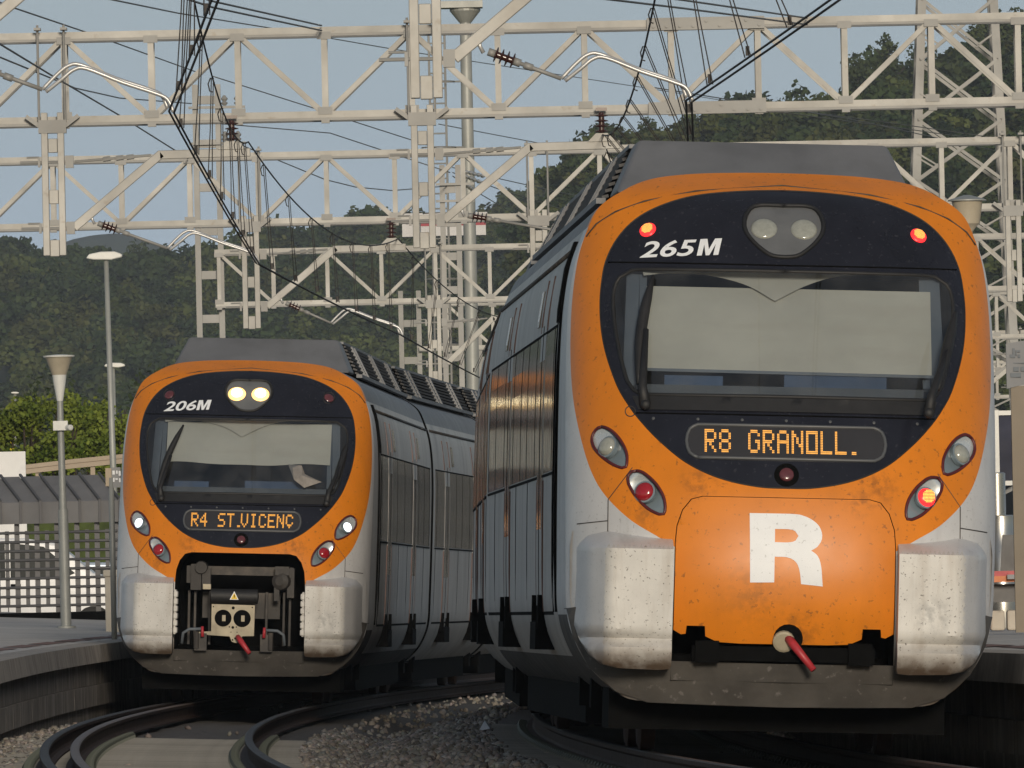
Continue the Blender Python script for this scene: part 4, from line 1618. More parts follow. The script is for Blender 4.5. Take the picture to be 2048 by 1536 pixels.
def make_sleepers(xc, lab, grp, d0, d1):
    first = None
    for k, d in enumerate(np.arange(d0, d1, .6)):
        o, r, t, up = track_frame(xc, d)
        Mx = frame_matrix(o, r, t, up)
        if first is None:
            first = sleeper_mesh().build("sleeper", M['concrete'])
            tag(first, lab, "sleeper", grp)
            kids = []
            for lat in (-.834, .834):
                for s in (-1, 1):
                    mb = MB()
                    x = lat + s * (.115 if not (lat < 0 and s > 0 and xc is xc_left) else .345)
                    mb.tube([(x - s * .03, -.07, -.15), (x + s * .035, -.08, -.135), (x + s * .05, -.03, -.165), (x + s * .0, .0, -.14), (x + s * .05, .04, -.165), (x + s * .035, .085, -.135), (x - s * .03, .07, -.15)], .014, 6)
                    mb.box((x + s * .03, 0, -.17), (.06, .12, .03))
                    kids.append(mb.build("rail_clip", M['clip'], first))
            first.matrix_world = Mx
            proto_kids = kids
        else:
            c = first.copy()
            COL.objects.link(c)
            c.matrix_world = Mx
            for q in proto_kids:
                qq = q.copy()
                COL.objects.link(qq)
                qq.parent = c


make_sleepers(xc_left, "pale concrete sleeper lying under the rails of the open-nose train's track", "sleepers of the fence-side track", 88, 139)
make_sleepers(xc_right, "grey concrete sleeper lying under the closed-nose train's rails", "sleepers under the closed-nose train", 88, 142)

# ------------------------------------------------------------------ platforms
PLAT = {-1: 1.56, 1: 1.66}


def platform(xc, sgn, d0, d1, width, name_lab, zed, far_rise, mat_top):
    """kerb stones, block wall and paved top along one side of a track"""
    root = empty("platform", name_lab, "platform")
    step = 1.15
    dd = np.arange(d0, d1, step)
    # paved top
    vs, fs = [], []
    NJ = 14
    for i, d in enumerate(dd):
        e = track_point(xc, d, sgn * PLAT[sgn], 0)
        for j in range(NJ + 1):
            t = j / NJ
            vs.append((e.x + sgn * (.42 + width * t), d, zed(d) + far_rise(d) * t + rng.normal(0, .002)))
    for i in range(len(dd) - 1):
        for j in range(NJ):
            a = i * (NJ + 1) + j
            q = (a, a + 1, a + NJ + 2, a + NJ + 1)
            fs.append(q if sgn > 0 else q[::-1])
    mesh_obj("paving", vs, fs, mat_top, root, True)
    # red strip
    vs, fs = [], []
    for i, d in enumerate(dd):
        e = track_point(xc, d, sgn * PLAT[sgn], 0)
        for t in (.62, .86):
            vs.append((e.x + sgn * t, d, zed(d) + far_rise(d) * (t - .42) / width + .006))
    for i in range(len(dd) - 1):
        if i % 5 == 3:
            continue
        a = 2 * i
        q = (a, a + 1, a + 3, a + 2)
        fs.append(q if sgn > 0 else q[::-1])
    mesh_obj("warning_strip", vs, fs, M['redstrip'], root)
    # kerb stones (each a little out of line), block courses below
    kb = MB()
    w1 = MB()
    for i in range(len(dd) - 1):
        a = dd[i] + .002
        b = dd[i + 1] - .002
        jx = 0
        jz = 0
        pa = track_point(xc, a, sgn * PLAT[sgn], 0)
        pb = track_point(xc, b, sgn * PLAT[sgn], 0)
        za, zb_ = zed(a) + jz, zed(b) + jz
        for mbx, o1, o2, z1, z2 in ((kb, 0, .45, -.20, 0.004), (w1, .10, .45, -.46, -.205), (w1, .06, .45, -.70, -.465), (w1, .12, .45, -1.3, -.705)):
            j = jx + (rng.normal(0, .0006) if mbx is w1 else 0)
            xs = [(pa.x + sgn * (o1 + j), a, za), (pa.x + sgn * o2, a, za), (pb.x + sgn * o2, b, zb_), (pb.x + sgn * (o1 + j), b, zb_)]
            v8 = [(x, y, z + z1) for x, y, z in xs] + [(x, y, z + z2) for x, y, z in xs]
            if mbx is kb:
                # rounded nosing
                x, y, z = v8[4]
                v8[4] = (x + sgn * .03, y, z)
                x, y, z = v8[7]
                v8[7] = (x + sgn * .03, y, z)
            mbx.add(v8, [(0, 3, 2, 1), (4, 5, 6, 7), (0, 1, 5, 4), (1, 2, 6, 5), (2, 3, 7, 6), (3, 0, 4, 7)])
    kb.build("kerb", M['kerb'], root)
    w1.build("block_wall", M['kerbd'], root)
    return root


def z_left(d):
    return 0.63 + (d - 130) * .0032


def z_right(d):
    return 0.655


platform(xc_left, -1, 104, 250, 9.0, "worn grey platform with a stepped block wall in front of the lattice fence", z_left, lambda d: .42, M['platform'])
platform(xc_right, 1, 80, 250, 9.0, "platform with a dark streaked wall beside the closed-nose train", z_right, lambda d: .32, M['platform'])

# ------------------------------------------------------------------ the two trains
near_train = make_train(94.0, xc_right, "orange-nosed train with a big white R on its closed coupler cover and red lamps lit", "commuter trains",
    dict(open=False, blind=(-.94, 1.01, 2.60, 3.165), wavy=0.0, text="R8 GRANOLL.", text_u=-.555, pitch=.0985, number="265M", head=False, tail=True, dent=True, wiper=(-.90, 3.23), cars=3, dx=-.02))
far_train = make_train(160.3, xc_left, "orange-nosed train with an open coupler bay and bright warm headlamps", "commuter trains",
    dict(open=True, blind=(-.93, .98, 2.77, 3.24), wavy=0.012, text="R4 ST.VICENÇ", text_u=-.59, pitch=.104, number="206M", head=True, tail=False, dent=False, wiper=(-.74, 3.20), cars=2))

# ------------------------------------------------------------------ gantries and overhead line
ZB, ZT = 7.06, 8.08


def lattice_beam(root, d, xl, xr, x_top, zb=ZB, zt=ZT, p=1.05, slope=0.0):
    """box-section lattice beam; x_top: a node where the diagonals meet at the top chord"""
    dy = .52
    yb = [d - dy / 2, d + dy / 2]
    def Y(x, y):
        return y + slope * x
    for z in (zt, zb):
        for y in yb:
            mb = MB()
            mb.bar((xl, Y(xl, y), z + .014), (xr, Y(xr, y), z + .014), .082, .06, (0, 1, 0))
            ch = mb.build("chord", M['galv'], root)
            mb = MB()
            mb.bar((xl, Y(xl, y) + .012, z - .042), (xr, Y(xr, y) + .012, z - .042), .03, .075, (0, 1, 0))
            mb.build("chord_lip_shade", M['galvd'], ch)  # lower lip in darker steel, its shade put into the colour
    k0 = math.ceil((xl - x_top) / p)
    k1 = math.floor((xr - x_top) / p)
    for k in range(k0, k1 + 1):
        x = x_top + k * p
        mb = MB()
        for y in yb:
            mb.bar((x, Y(x, y), zb + .03), (x, Y(x, y), zt - .03), .072, .05, (0, 1, 0))
        mb.bar((x, Y(x, yb[0]), zt - .05), (x, Y(x, yb[1]), zt - .05), .05, .05, (0, 0, 1))
        mb.bar((x, Y(x, yb[0]), zb + .05), (x, Y(x, yb[1]), zb + .05), .05, .05, (0, 0, 1))
        up_ = mb.build("upright", M['galv'], root)
        mb = MB()
        mb.box((x, Y(x, yb[0]) - .01, zb - .075), (.10, .1, .035))
        MB().box((x, Y(x, yb[0]) - .036, zt - .05), (.17, .012, .09)).build("gusset_plate", M['galvd'], up_)
        mb.box((x, Y(x, yb[0]) - .036, zb + .06), (.17, .012, .09))
        mb.build("gusset_plate", M['galvd'], up_)
        if k < k1:
            mb = MB()
            a, b = (zt - .06, zb + .06) if k % 2 == 0 else (zb + .06, zt - .06)
            for y in yb:
                mb.bar((x + .05, Y(x, y) + .012, a), (x + p - .05, Y(x, y) + .012, b), .062, .04, (0, 1, 0))
            mb.build("diagonal", M['galv'], root)


def splice(root, d, x0, x1):
    """bolted splice plates on the chords"""
    for z in (ZT, ZB):
        mb = MB()
        mb.box(((x0 + x1) / 2, d - .34, z), (x1 - x0, .02, .15))
        for x in np.arange(x0 + .08, x1, .16):
            mb.lathe((x, d - .35, z + random.choice((-.03, .03))), [(.02, 0), (.02, .02)], (0, -1, 0), 6)
        mb.build("splice_plate", M['galvd'], root)


def insulator(mb, c, axis, L, r, n=4):
    prof = [(r * .35, 0)]
    for k in range(n):
        h = L * (k + .2) / n
        prof += [(r * .42, h), (r, h + L * .12 / n), (r * .92, h + L * .28 / n), (r * .42, h + L * .45 / n)]
    prof += [(r * .35, L)]
    mb.lathe(c, prof, axis, 14)


def drop_post(root, d, x, zlow, half=.135, y_off=-.38, mats=None, clamp_z=None, arm=True, arm_rise=.86, arm_run=1.05, arm_len=2.15, insul_dx=1.93, steady=None, tie=True, name="drop_post"):
    """battened post hung from the beam with its cantilever, insulators and registration arm"""
    y = d + y_off
    gm = M['galv']
    mb = MB()
    zt = ZB + .10
    for s in (-1, 1):
        mb.box((x + s * (half - .04), y, (zt + zlow) / 2), (.08, .14, zt - zlow))
    z = zlow + .09
    k = 0
    while z < zt:
        mb.box((x, y, z), (2 * half - .165, .10, .17 if k else .20))
        z += .62
        k += 1
    post = mb.build(name, gm, root)
    bevel(post, .006, 1)
    mb = MB()
    mb.box((x, y + .02, ZB - .07), (2 * half + .06, .2, .16))
    for s in (-1, 1):
        mb.bar((x + s * (half + .02), y, ZB - .06), (x + s * (half + .18), y, ZB + .06), .05, .1)
    mb.build("post_bracket", M['galvd'], post)
    mb = MB()
    for s in (-1, 1):
        mb.tube([(x + s * half * 1.15, y - .03, ZB - .05), (x + s * half * 1.15, y - .03, ZT + .14)], .016, 6)
        mb.box((x + s * half * 1.15, y, ZT + .09), (.08, .3, .03))
    mb.build("hanger_rod", M['galvd'], post)
    if not arm:
        return post
    cz = clamp_z or zlow + .33
    x0 = x + half + .10
    def clamp(z, nm):
        m = MB()
        m.tube([(x - half - .26, y - .05, z), (x + half + .02, y - .05, z)], .017, 6)
        m.box((x - half - .03, y - .05, z), (.03, .06, .12))
        m.tube([(x - half - .18, y - .05, z + .06), (x - half - .03, y - .05, z + .06)], .012, 6)
        m.box((x + half + .06, y - .05, z), (.10, .10, .15))
        m.build(nm, M['galvd'], post)
    clamp(cz, "lower_clamp")
    p0 = Vector((x0, y - .05, cz))
    p1 = Vector((x0 + arm_run, y - .05, cz + arm_rise))
    p2 = Vector((x0 + arm_len, y - .05, cz + arm_rise + .01))
    mb = MB()
    mb.bar(p0, p1 + Vector((.03, 0, .02)), .105, .055, (0, 1, 0))
    mb.bar(p1, p2, .105, .055, (0, 1, 0))
    bevel(mb.build("cantilever_arm", gm, post), .008, 1)
    if tie:
        clamp(cz + arm_rise - .06, "upper_clamp")
        mb = MB()
        mb.tube([(x0 + .02, y - .05, cz + arm_rise - .06), (x0 + arm_run - .1, y - .05, cz + arm_rise)], .016, 6)
        for q in (.35, .5, .62):
            mb.tube([(x0 + arm_run * q, y - .05, cz + arm_rise - .06 + .06 * q), (x0 + arm_run * q + .09, y - .05, cz + arm_rise - .05 + .06 * q)], .032, 6)
        mb.build("tie_rod", M['galvd'], post)
    # insulator with saddle on top of the arm
    xi = x0 + insul_dx
    zi = cz + arm_rise + .05
    mb = MB()
    mb.prism([(-.17, 0), (.17, 0), (.07, .10), (-.07, .10)], lambda u, v: (xi + u, y - .10, zi + v), lambda u, v: (xi + u, y, zi + v))
    mb.build("insulator_foot", gm, post)
    mb = MB()
    insulator(mb, (xi, y - .05, zi + .10), (0, 0, 1), .25, .085, 4)
    mb.build("insulator", M['insul'], post, True, autosmooth=40)
    mb = MB()
    mb.box((xi, y - .05, zi + .39), (.14, .05, .04))
    mb.build("wire_saddle", M['insul'], post)
    # registration arm
    if steady is not None:
        sx, sz = steady          # position of the contact wire clamp
        a = Vector((x0 + .22, y - .05, cz + .10))
        mb = MB()
        mb.tube([a + Vector((0, 0, .12)), a, a + Vector((.03, 0, -.06))], .018, 6)
        mb.build("hook", M['alu'], post, True)
        b = a + Vector((.07, 0, -.05))
        cE = Vector((sx - 1.05, y - .05, sz + .19))
        dirv = (cE - b).normalized()
        mb = MB()
        insulator(mb, b + dirv * .05, dirv, .20, .068, 4)
        mb.build("insulator", M['insul'], post, True, autosmooth=40)
        c0 = b + dirv * .27
        mb = MB()
        mb.tube([b, b + dirv * .06], .034, 8)
        mb.tube([c0 - dirv * .04, c0 + dirv * .02], .034, 8)
        mb.tube([c0, cE], .018, 8)
        mb.tube([c0 + dirv * .05, c0 + dirv * .13], .03, 8)
        mb.build("registration_tube", M['galvd'], post, True)
        for q in (0, 1):
            o = Vector((.05 * q, -.05 * q, -.035 * q))
            pts = [cE + o * .6, Vector((cE.x + .12, cE.y, cE.z + .12)) + o, Vector((cE.x + .22, cE.y, cE.z + .195)) + o, Vector((cE.x + .33, cE.y, cE.z + .20)) + o,
                   Vector((cE.x + .62, cE.y, cE.z + .08)) + o, Vector((sx - .16, cE.y, sz + .175)) + o, Vector((sx - .05, cE.y, sz + .12)) + o, Vector((sx, cE.y, sz + .01)) + o]
            # smooth the bends
            sp = []
            for i in range(len(pts) - 1):
                a0 = pts[max(i - 1, 0)]
                b0, c1 = pts[i], pts[i + 1]
                d1 = pts[min(i + 2, len(pts) - 1)]
                for t in np.linspace(0, 1, 5)[:-1]:
                    sp.append(.5 * ((2 * b0) + (c1 - a0) * t + (2 * a0 - 5 * b0 + 4 * c1 - d1) * t * t + (3 * b0 - a0 - 3 * c1 + d1) * t ** 3))
            sp.append(pts[-1])
            MB().tube(sp, .017, 8).build("steady_arm", M['alu'], post, True)
    return post


def PX(px, d, py=600):
    return W(px, py, d).x


def gantry(d, label, xl, xr, xtop):
    g = empty("catenary_gantry", label, "gantry", "lattice gantries over the tracks", (0, 0, 0))
    lattice_beam(g, d, xl, xr, xtop)
    return g


def column(root, d, x, half=.26, ztop=8.4, zbot=-.5, y=0.0, name="gantry_column", pitch=.85):
    mb = MB()
    for s in (-1, 1):
        mb.box((x + s * (half - .055), d + y, (ztop + zbot) / 2), (.11, .2, ztop - zbot))
    z = zbot + .5
    while z < ztop:
        mb.box((x, d + y, z), (2 * half - .225, .15, .16))
        z += pitch
    return mb.build(name, M['galvd'], root)


D0, D1, D2, D3, D4, D5, D6 = 117, 168, 213, 269, 318, 366, 412

# the gantry whose posts hang into the top of the picture
g0 = gantry(D0, "nearest gantry, out of frame but for the hanging post with the brightest slanting arm", -9, 12, .2)
drop_post(g0, D0, PX(852, D0, 100), 5.35, half=.135, steady=(PX(1372, D0, 195), 5.30))
drop_post(g0, D0, PX(-185, D0, 100), 5.35, half=.135, steady=(PX(338, D0, 225), 5.30))
column(g0, D0, -9.2)
column(g0, D0, 12.2)

g1 = gantry(D1, "large lattice gantry spanning the whole upper sky, nearest one with its beam in view", -11, 12.5, PX(130, D1, 150))
splice(g1, D1, PX(1295, D1, 150), PX(1530, D1, 150))
drop_post(g1, D1, PX(114, D1), 5.43, half=.138, steady=(PX(512, D1), 5.30))
drop_post(g1, D1, PX(852, D1), 5.43, half=.138, steady=(PX(1390, D1), 5.30))
column(g1, D1, -11.2)
column(g1, D1, 12.7)

g2 = gantry(D2, "second lattice gantry, its beam crossing just above the closed-nose train's roof", -12, 14, PX(380, D2, 380))
drop_post(g2, D2, PX(504, D2), 5.43, half=.135, steady=(PX(798, D2), 5.30))
drop_post(g2, D2, PX(1080, D2), 5.43, half=.135, steady=(PX(1370, D2), 5.30))
drop_post(g2, D2, PX(2028, D2), 5.60, half=.12, arm=False)
column(g2, D2, -12.2)
column(g2, D2, 14.2)

x3 = PX(417, D3, 400)
g3 = gantry(D3, "third lattice gantry that starts at the tall battened mast above the open-nose train", x3 + .1, 13, PX(655, D3, 550))
column(g3, D3, x3, half=.275, ztop=11.35)
drop_post(g3, D3, PX(868, D3), 5.5, half=.13, arm_run=.9)
drop_post(g3, D3, PX(1500, D3), 5.5, half=.13)
column(g3, D3, 13.2)
mb = MB()
for z, n_ in ((10.9, 1), (10.2, 1)):
    mb.bar((x3 - .35, D3 - .15, z), (x3 + .75, D3 - .15, z), .05, .05)
    for q in (.35, .6):
        mb.lathe((x3 + q, D3 - .15, z + .03), [(.03, 0), (.07, .05), (.03, .08), (.07, .13), (.02, .2)], (0, 0, 1), 8)
mb.build("feeder_bracket", M['galvd'], g3)

for d, lab in ((D4, "fourth gantry, a beam end in the clutter just right of the closed-nose train"), (D5, "fifth gantry, lower and smaller in the clutter beyond the closed-nose train"), (D6, "farthest gantry, smallest beam low in the clutter beyond the closed-nose train")):
    xm = xc_left(d)
    gg = gantry(d, lab, max(-2, xm - 8), xm + 13, xm)
    for q in (-2.6, 1.6, 5.7, 9.6):
        if PX(1024, d) + 0 < 1e9:
            drop_post(gg, d, xm + q, 5.5, half=.13, arm=(q > 1))
    column(gg, d, xm + 13.2)
    column(gg, d, max(-2, xm - 8) - .2)
    column(gg, d, xm + 7.6, half=.2)

# free-standing mast with ladder beside the tubular column
dT = 295
tm = empty("floodlight_mast", "thick grey tubular mast with a work platform on top and a ladder beside it", "mast")
xa = W(946, 780, dT).x
za = W(917, 8, dT).z
mb = MB()
mb.lathe((xa, dT, -.6), [(.16, 0), (.15, 4), (.135, za * .75), (.12, za + .3)], (0, 0, 1), 20)
mb.build("mast_tube", M['post'], tm, True, autosmooth=40)
mb = MB()
mb.lathe((xa, dT, za - .15), [(.13, -.25), (.33, 0), (.33, .06)], (0, 0, 1), 18)
mb.box((xa - .1, dT, za - .02), (.95, .8, .14))
for s in (-1, 1):
    for q in (-1, 1):
        mb.tube([(xa - .1 + s * .45, dT + q * .35, za), (xa - .1 + s * .45, dT + q * .35, za + 1.0)], .02, 6)
mb.tube([(xa - .55, dT - .35, za + 1), (xa + .35, dT - .35, za + 1)], .02, 6)
mb.build("work_platform", M['post'], tm)
mb = MB()
xl = xa - .62
for s in (-.17, .17):
    mb.tube([(xl + s, dT - .1, 1.5), (xl + s, dT - .1, za - .5)], .025, 6)
for z in np.arange(1.6, za - .5, .32):
    mb.tube([(xl - .17, dT - .1, z), (xl + .17, dT - .1, z)], .018, 6)
for z in np.arange(2.5, za - .6, 1.4):
    mb.tube([(xl + .1, dT - .1, z), (xa, dT - .05, z)], .02, 6)
    pts = [(xl + .36 * math.cos(a), dT - .1 - .36 * abs(math.sin(a)) * 1.2, z) for a in np.linspace(0, math.pi, 9)]
    mb.tube(pts, .016, 5)
mb.build("ladder", M['galvd'], tm)

fm = empty("feeder_mast", "battened steel mast carrying strain insulators, just before the thick tubular mast", "mast")
dF = 288
xf = W(905, 600, dF).x
column(fm, dF, xf, half=.22, ztop=W(905, 330, dF).z, name="mast_body", pitch=.7)
mb = MB()
for k, z in enumerate((9.9, 9.55, 9.2)):
    mb.bar((xf - .3, dF - .15, z), (xf + .5, dF - .15, z), .05, .05)
mb.build("cross_arm", M['galvd'], fm)

# lattice transmission tower
dL = 335
lt = empty("lattice_tower", "tall pale lattice pylon rising out of frame before the pine hill", "pylon")
base = [W(1822, 640, dL), W(2022, 640, dL)]
top = [W(1846, -120, dL), W(1978, -120, dL)]
depth = 1.9


def leg(i, j, t):
    a = base[i].lerp(top[i], t)
    c = (base[0] + base[1]).lerp(top[0] + top[1], t) / 2
    w = abs(base[0].x - base[1].x) * (1 - t) + abs(top[0].x - top[1].x) * t
    return Vector((a.x, dL + (j - .5) * w, a.z))


t0 = -.75
lg = []
for i in (0, 1):
    for j in (0, 1):
        MB().angle(leg(i, j, t0), leg(i, j, 1.02), .2, .03).build("tower_leg", M['galvd'], lt)
nseg = 11
ts = np.linspace(t0, 1, nseg + 1)
for k in range(nseg):
    a, b = ts[k], ts[k + 1]
    mb = MB()
    for j in (0, 1):
        mb.bar(leg(0, j, a), leg(1, j, b), .075, .05)
        mb.bar(leg(1, j, a) + Vector((0, .06, 0)), leg(0, j, b) + Vector((0, .06, 0)), .075, .05)
        m1 = leg(0, j, a).lerp(leg(1, j, b), .25)
        mb.bar(m1, leg(0, j, a + (b - a) * .45), .04, .04)
        m2 = leg(1, j, a).lerp(leg(0, j, b), .25)
        mb.bar(m2, leg(1, j, a + (b - a) * .45), .04, .04)
    for i in (0, 1):
        mb.bar(leg(i, 0, a), leg(i, 1, b), .06, .05, (1, 0, 0))
        mb.bar(leg(i, 1, a), leg(i, 0, b), .06, .05, (1, 0, 0))
    mb.build("tower_bracing", M['galvd'], lt)


# ------------------------------------------------------------------ wires
def catenary(p, q, sag, n=24):
    p, q = Vector(p), Vector(q)
    return [p.lerp(q, t) - Vector((0, 0, sag * 4 * t * (1 - t))) for t in np.linspace(0, 1, n)]


def overhead(label, contact, mess, drop_n, r=.0095):
    root = empty("overhead_line", label, "overhead wire", "overhead lines above the two tracks")
    for k in range(2):
        pts = []
        for i in range(len(contact) - 1):
            a = Vector(contact[i]) + Vector((.045 * k, -.15 * k, -.02 * k))
            b = Vector(contact[i + 1]) + Vector((.045 * k, -.15 * k, -.02 * k))
            pts += catenary(a, b, .03, 10)[:-1]
        pts.append(b)
        MB().tube(pts, r, 6).build("contact_wire", M['wire'], root, True)
    mp = []
    for i in range(len(mess) - 1):
        mp += catenary(mess[i], mess[i + 1], .52, 24)[:-1]
    mp.append(Vector(mess[-1]))
    MB().tube(mp, r, 6).build("messenger_wire", M['wire'], root, True)

    def at(pts, d):
        for i in range(len(pts) - 1):
            if pts[i].y <= d <= pts[i + 1].y:
                t = (d - pts[i].y) / (pts[i + 1].y - pts[i].y)
                return pts[i].lerp(pts[i + 1], t)
        return None
    cp = [Vector(c) for c in contact]
    for i in range(len(mess) - 1):
        a, b = mess[i][1], mess[i + 1][1]
        for k in range(drop_n):
            d = a + (b - a) * (k + .6) / (drop_n + .2)
            m_, c_ = at(mp, d), at(cp, d)
            if m_ is None or c_ is None:
                continue
            mb = MB()
            for q in (0, 1):
                mb.tube([m_ + Vector((-.012 + q * .02, 0, 0)), (m_ + c_) / 2 + Vector((.02 * q, 0, 0)), c_ + Vector((.045 * q, -.15 * q, 0))], .0055, 5)
            mb.tube([m_ + Vector((-.02, 0, .0)), m_ + Vector((-.045, 0, -.06)), m_ + Vector((-.03, 0, -.13)), m_ + Vector((0, 0, -.14))], .007, 5)
            mb.box(c_ + Vector((.02, -.07, .05)), (.03, .03, .075))
            mb.build("dropper", M['wire'], root)


def CW(px, py, d):
    w = W(px, py, d)
    return (w.x, d, 5.30)


def MW(px, d):
    return (W(px, 300, d).x, d, 6.77)


overhead("contact and carrying wires sweeping down over the open-nose train", [(W(338, 225, D0).x + 1.95, 66, 5.3), CW(338, 225, D0), CW(512, 525, D1), CW(799, 668, D2), (W(1010, 740, D3).x, D3, 5.3)],
         [(W(338, 225, D0).x + 1.75, 66, 6.77), MW(372, D0), MW(497, D1), MW(793, D2), MW(1080, D3)], 7)
overhead("contact and carrying wires descending steeply behind the closed-nose train", [(W(1372, 195, D0).x + 2.0, 66, 5.3), CW(1372, 195, D0), (PX(1390, D1), D1, 5.3), (PX(1370, D2), D2, 5.3)],
         [(W(1360, 100, D0).x + 1.0, 66, 6.77), MW(1345, D0), MW(1205, D1), MW(1330, D2)], 9)


def feeder(label, pts, r=.011, sag=0.0, double=0.0):
    P = [W(*p) for p in pts]
    mb = MB()
    for k in range(2 if double else 1):
        o = Vector((0, 0, -double * k))
        q = []
        for i in range(len(P) - 1):
            q += catenary(P[i] + o, P[i + 1] + o, sag, 12)[:-1]
        q.append(P[-1] + o)
        mb.tube(q, r, 5)
    tag(mb.build("feeder_wire", M['wiregrey'], None, True), label, "wire")


feeder("thin wire crossing the upper sky behind the large gantry and the tubular mast", [(150, -16, 150), (355, 26, 200), (578, 62, 250), (785, 98, 300), (1293, 176, 400), (1600, 226, 480)])
feeder("pair of thin wires dropping to the top chord of the large gantry near its middle", [(300, -40, 120), (424, 2, 135), (643, 51, 167.6)], double=.06)
feeder("pair of thin wires meeting the large gantry's top chord above the closed-nose train", [(1200, -22, 120), (1366, 0, 135), (1614, 36, 167.6)], double=.08)
feeder("thin wire from the upper sky corner running to the top of the tall battened mast", [(-60, -18, 150), (26, 15, 170), (174, 65, 200), (390, 143, 268)])
feeder("lower thin wire running from the sky edge nearly level to the battened mast's upper bracket", [(-40, 98, 150), (150, 176, 200), (239, 196, 225), (383, 207, 268.4)])
feeder("long thin wire slanting down to the second gantry's top chord left of the mast", [(-40, 64, 130), (102, 150, 160), (236, 229, 190), (376, 317, 212.6)])
feeder("thin wire falling from the battened mast toward the feeder mast", [(424, 152, 269), (636, 219, 275), (711, 244, 279), (917, 310, 288)])
feeder("thin sagging wire below the large gantry between the two masts", [(424, 246, 269), (660, 266, 276), (809, 315, 287), (900, 345, 288)])
feeder("curved thin jumper wire hanging before the distant treetops", [(470, 285, 260), (650, 359, 270), (711, 374, 275), (785, 381, 280), (895, 372, 288)])
feeder("thin wire running away from the tubular mast over the left end of the pine hill", [(877, 248, 295), (1178, 305, 380), (1400, 350, 450)])
feeder("upper wire of the three fanning out from the feeder mast's insulators", [(905, 335, 288), (988, 355, 310), (1158, 393, 360), (1400, 440, 430)])
feeder("middle wire of the three fanning out from the feeder mast's insulators", [(905, 345, 288), (1000, 379, 310), (1151, 427, 350), (1400, 520, 420)])
feeder("lowest wire of the three fanning out from the feeder mast's insulators", [(905, 352, 288), (934, 372, 295), (1036, 433, 320), (1250, 560, 380)])
feeder("pair of wires running across the pine hill to the lattice pylon", [(1560, 216, 300), (1826, 252, 325), (1994, 276, 334)], double=.09)
feeder("thin wire leaving the lattice pylon across the pine hill's lower trees", [(1985, 300, 334), (1700, 238, 300), (1300, 174, 230)])
# strain insulators on the feeder mast
for k, (a, b) in enumerate((((925, 342), (975, 354)), ((925, 350), (975, 370)), ((922, 362), (950, 383)))):
    p, q = W(*a, 289), W(*b, 291)
    mb = MB()
    v = (q - p)
    insulator(mb, p + v * .1, v.normalized(), v.length * .8, .045, 5)
    o = mb.build("strain_insulator", M['alu'], fm, True, autosmooth=40)

# ------------------------------------------------------------------ left platform: lamps, fence, cars, sign
def zl(px, d):
    """paving height on the fence-side platform under a pixel column"""
    x = PX(px, d, 1240)
    e = track_point(xc_left, d, -1.56, 0).x - .42
    return z_left(d) + .42 * min(1, max(0, (e - x) / 9.0))


def lamp_cone(px_top, py_top, px_base, d, label):
    top = W(px_top, py_top, d)
    bx = W(px_base, 1238, d).x
    zb_ = zl(px_base, d)
    s = FPX / d
    root = empty("platform_lamp", label, "lamp post", None, (bx, d, zb_))
    lean = Vector((top.x - bx, 0, top.z - zb_))
    def P(h):
        return Vector((0, 0, 0)) + lean * (h / lean.z)
    H = lean.z
    mb = MB()
    mb.lathe((0, 0, 0), [(.13, 0), (.13, .03), (.085, .035)], (0, 0, 1), 14)
    mb.tube([P(0), P(H * .42)], [.075, .07], 12)
    mb.tube([P(H * .42), P(H * .9)], [.052, .042], 12)
    mb.build("pole", M['post'], root, True, autosmooth=40)
    ax = lean.normalized()
    MB().lathe(P(H - .82), [(.03, 0), (.045, .06), (.085, .30), (.10, .42)], ax, 16).build("lamp_neck", M['lampwhite'], root, True, autosmooth=40)
    MB().lathe(P(H - .41), [(.10, 0), (.185, .24), (.19, .245)], ax, 20).build("lamp_shade", M['lampshade'], root, True, autosmooth=40)
    MB().lathe(P(H - .165), [(.215, 0), (.22, .02), (.05, .035)], ax, 20).build("lamp_cap", M['lampwhite'], root, True, autosmooth=40)
    mb = MB()
    c = P((1030 + 195) * 0 + H * .715)
    mb.box(c + Vector((0, -.08, 0)), (.2, .1, .13))
    mb.lathe(c + Vector((.09, -.10, -.03)), [(.04, 0), (.04, .12), (.03, .13)], (.5, -1, 0), 12)
    mb.lathe(c + Vector((-.03, -.13, 0)), [(.02, 0), (.02, .01)], (0, -1, 0), 10)
    mb.build("loudspeaker_box", M['lampwhite'], root)
    return root


lamp_cone(117, 690, 132, 190, "platform lamp with cone shade and small white box, standing before the lattice fence")


def road_lamp(px, py, base_px, base_py, d, label, wid, ang=0.03, sgn=0):
    top = W(px, py, d)
    root = empty("road_lamp", label, "lamp post", "white road lamps on tall poles", (W(base_px, base_py, d).x, d, .2))
    L = root.location
    mb = MB()
    t = top - L
    mb.tube([(0, 0, 0), t * .5, t], [.075, .06, .045], 10)
    mb.build("pole", M['post'], root, True)
    s = FPX / d
    w = wid / s
    mb = MB()
    # flat teardrop luminaire
    prof = [(-.5, 0), (-.42, .12), (-.1, .17), (.3, .15), (.5, .05), (.5, -.04), (.2, -.10), (-.3, -.06)]
    mb.prism([(u * w + sgn * w * .25, v * w * .9) for u, v in prof], lambda u, v: Vector((t.x + u, -.14, t.z + v + u * ang)), lambda u, v: Vector((t.x + u, .14, t.z + v + u * ang)))
    bevel(mb.build("lamp_head", M['lampwhite'], root), .02, 2)
    return root


road_lamp(212, 514, 236, 1150, 260, "white flat-headed lamp highest on its tall grey pole beside the open-nose train", 72, .05, -.2)
road_lamp(226, 732, 236, 1150, 330, "lower white flat-headed lamp close behind the taller lamp pole", 42, .02, .3)
road_lamp(30, 786, 22, 980, 420, "tiny white lamp head peeking out of the hedge", 16, 0.0, 0)

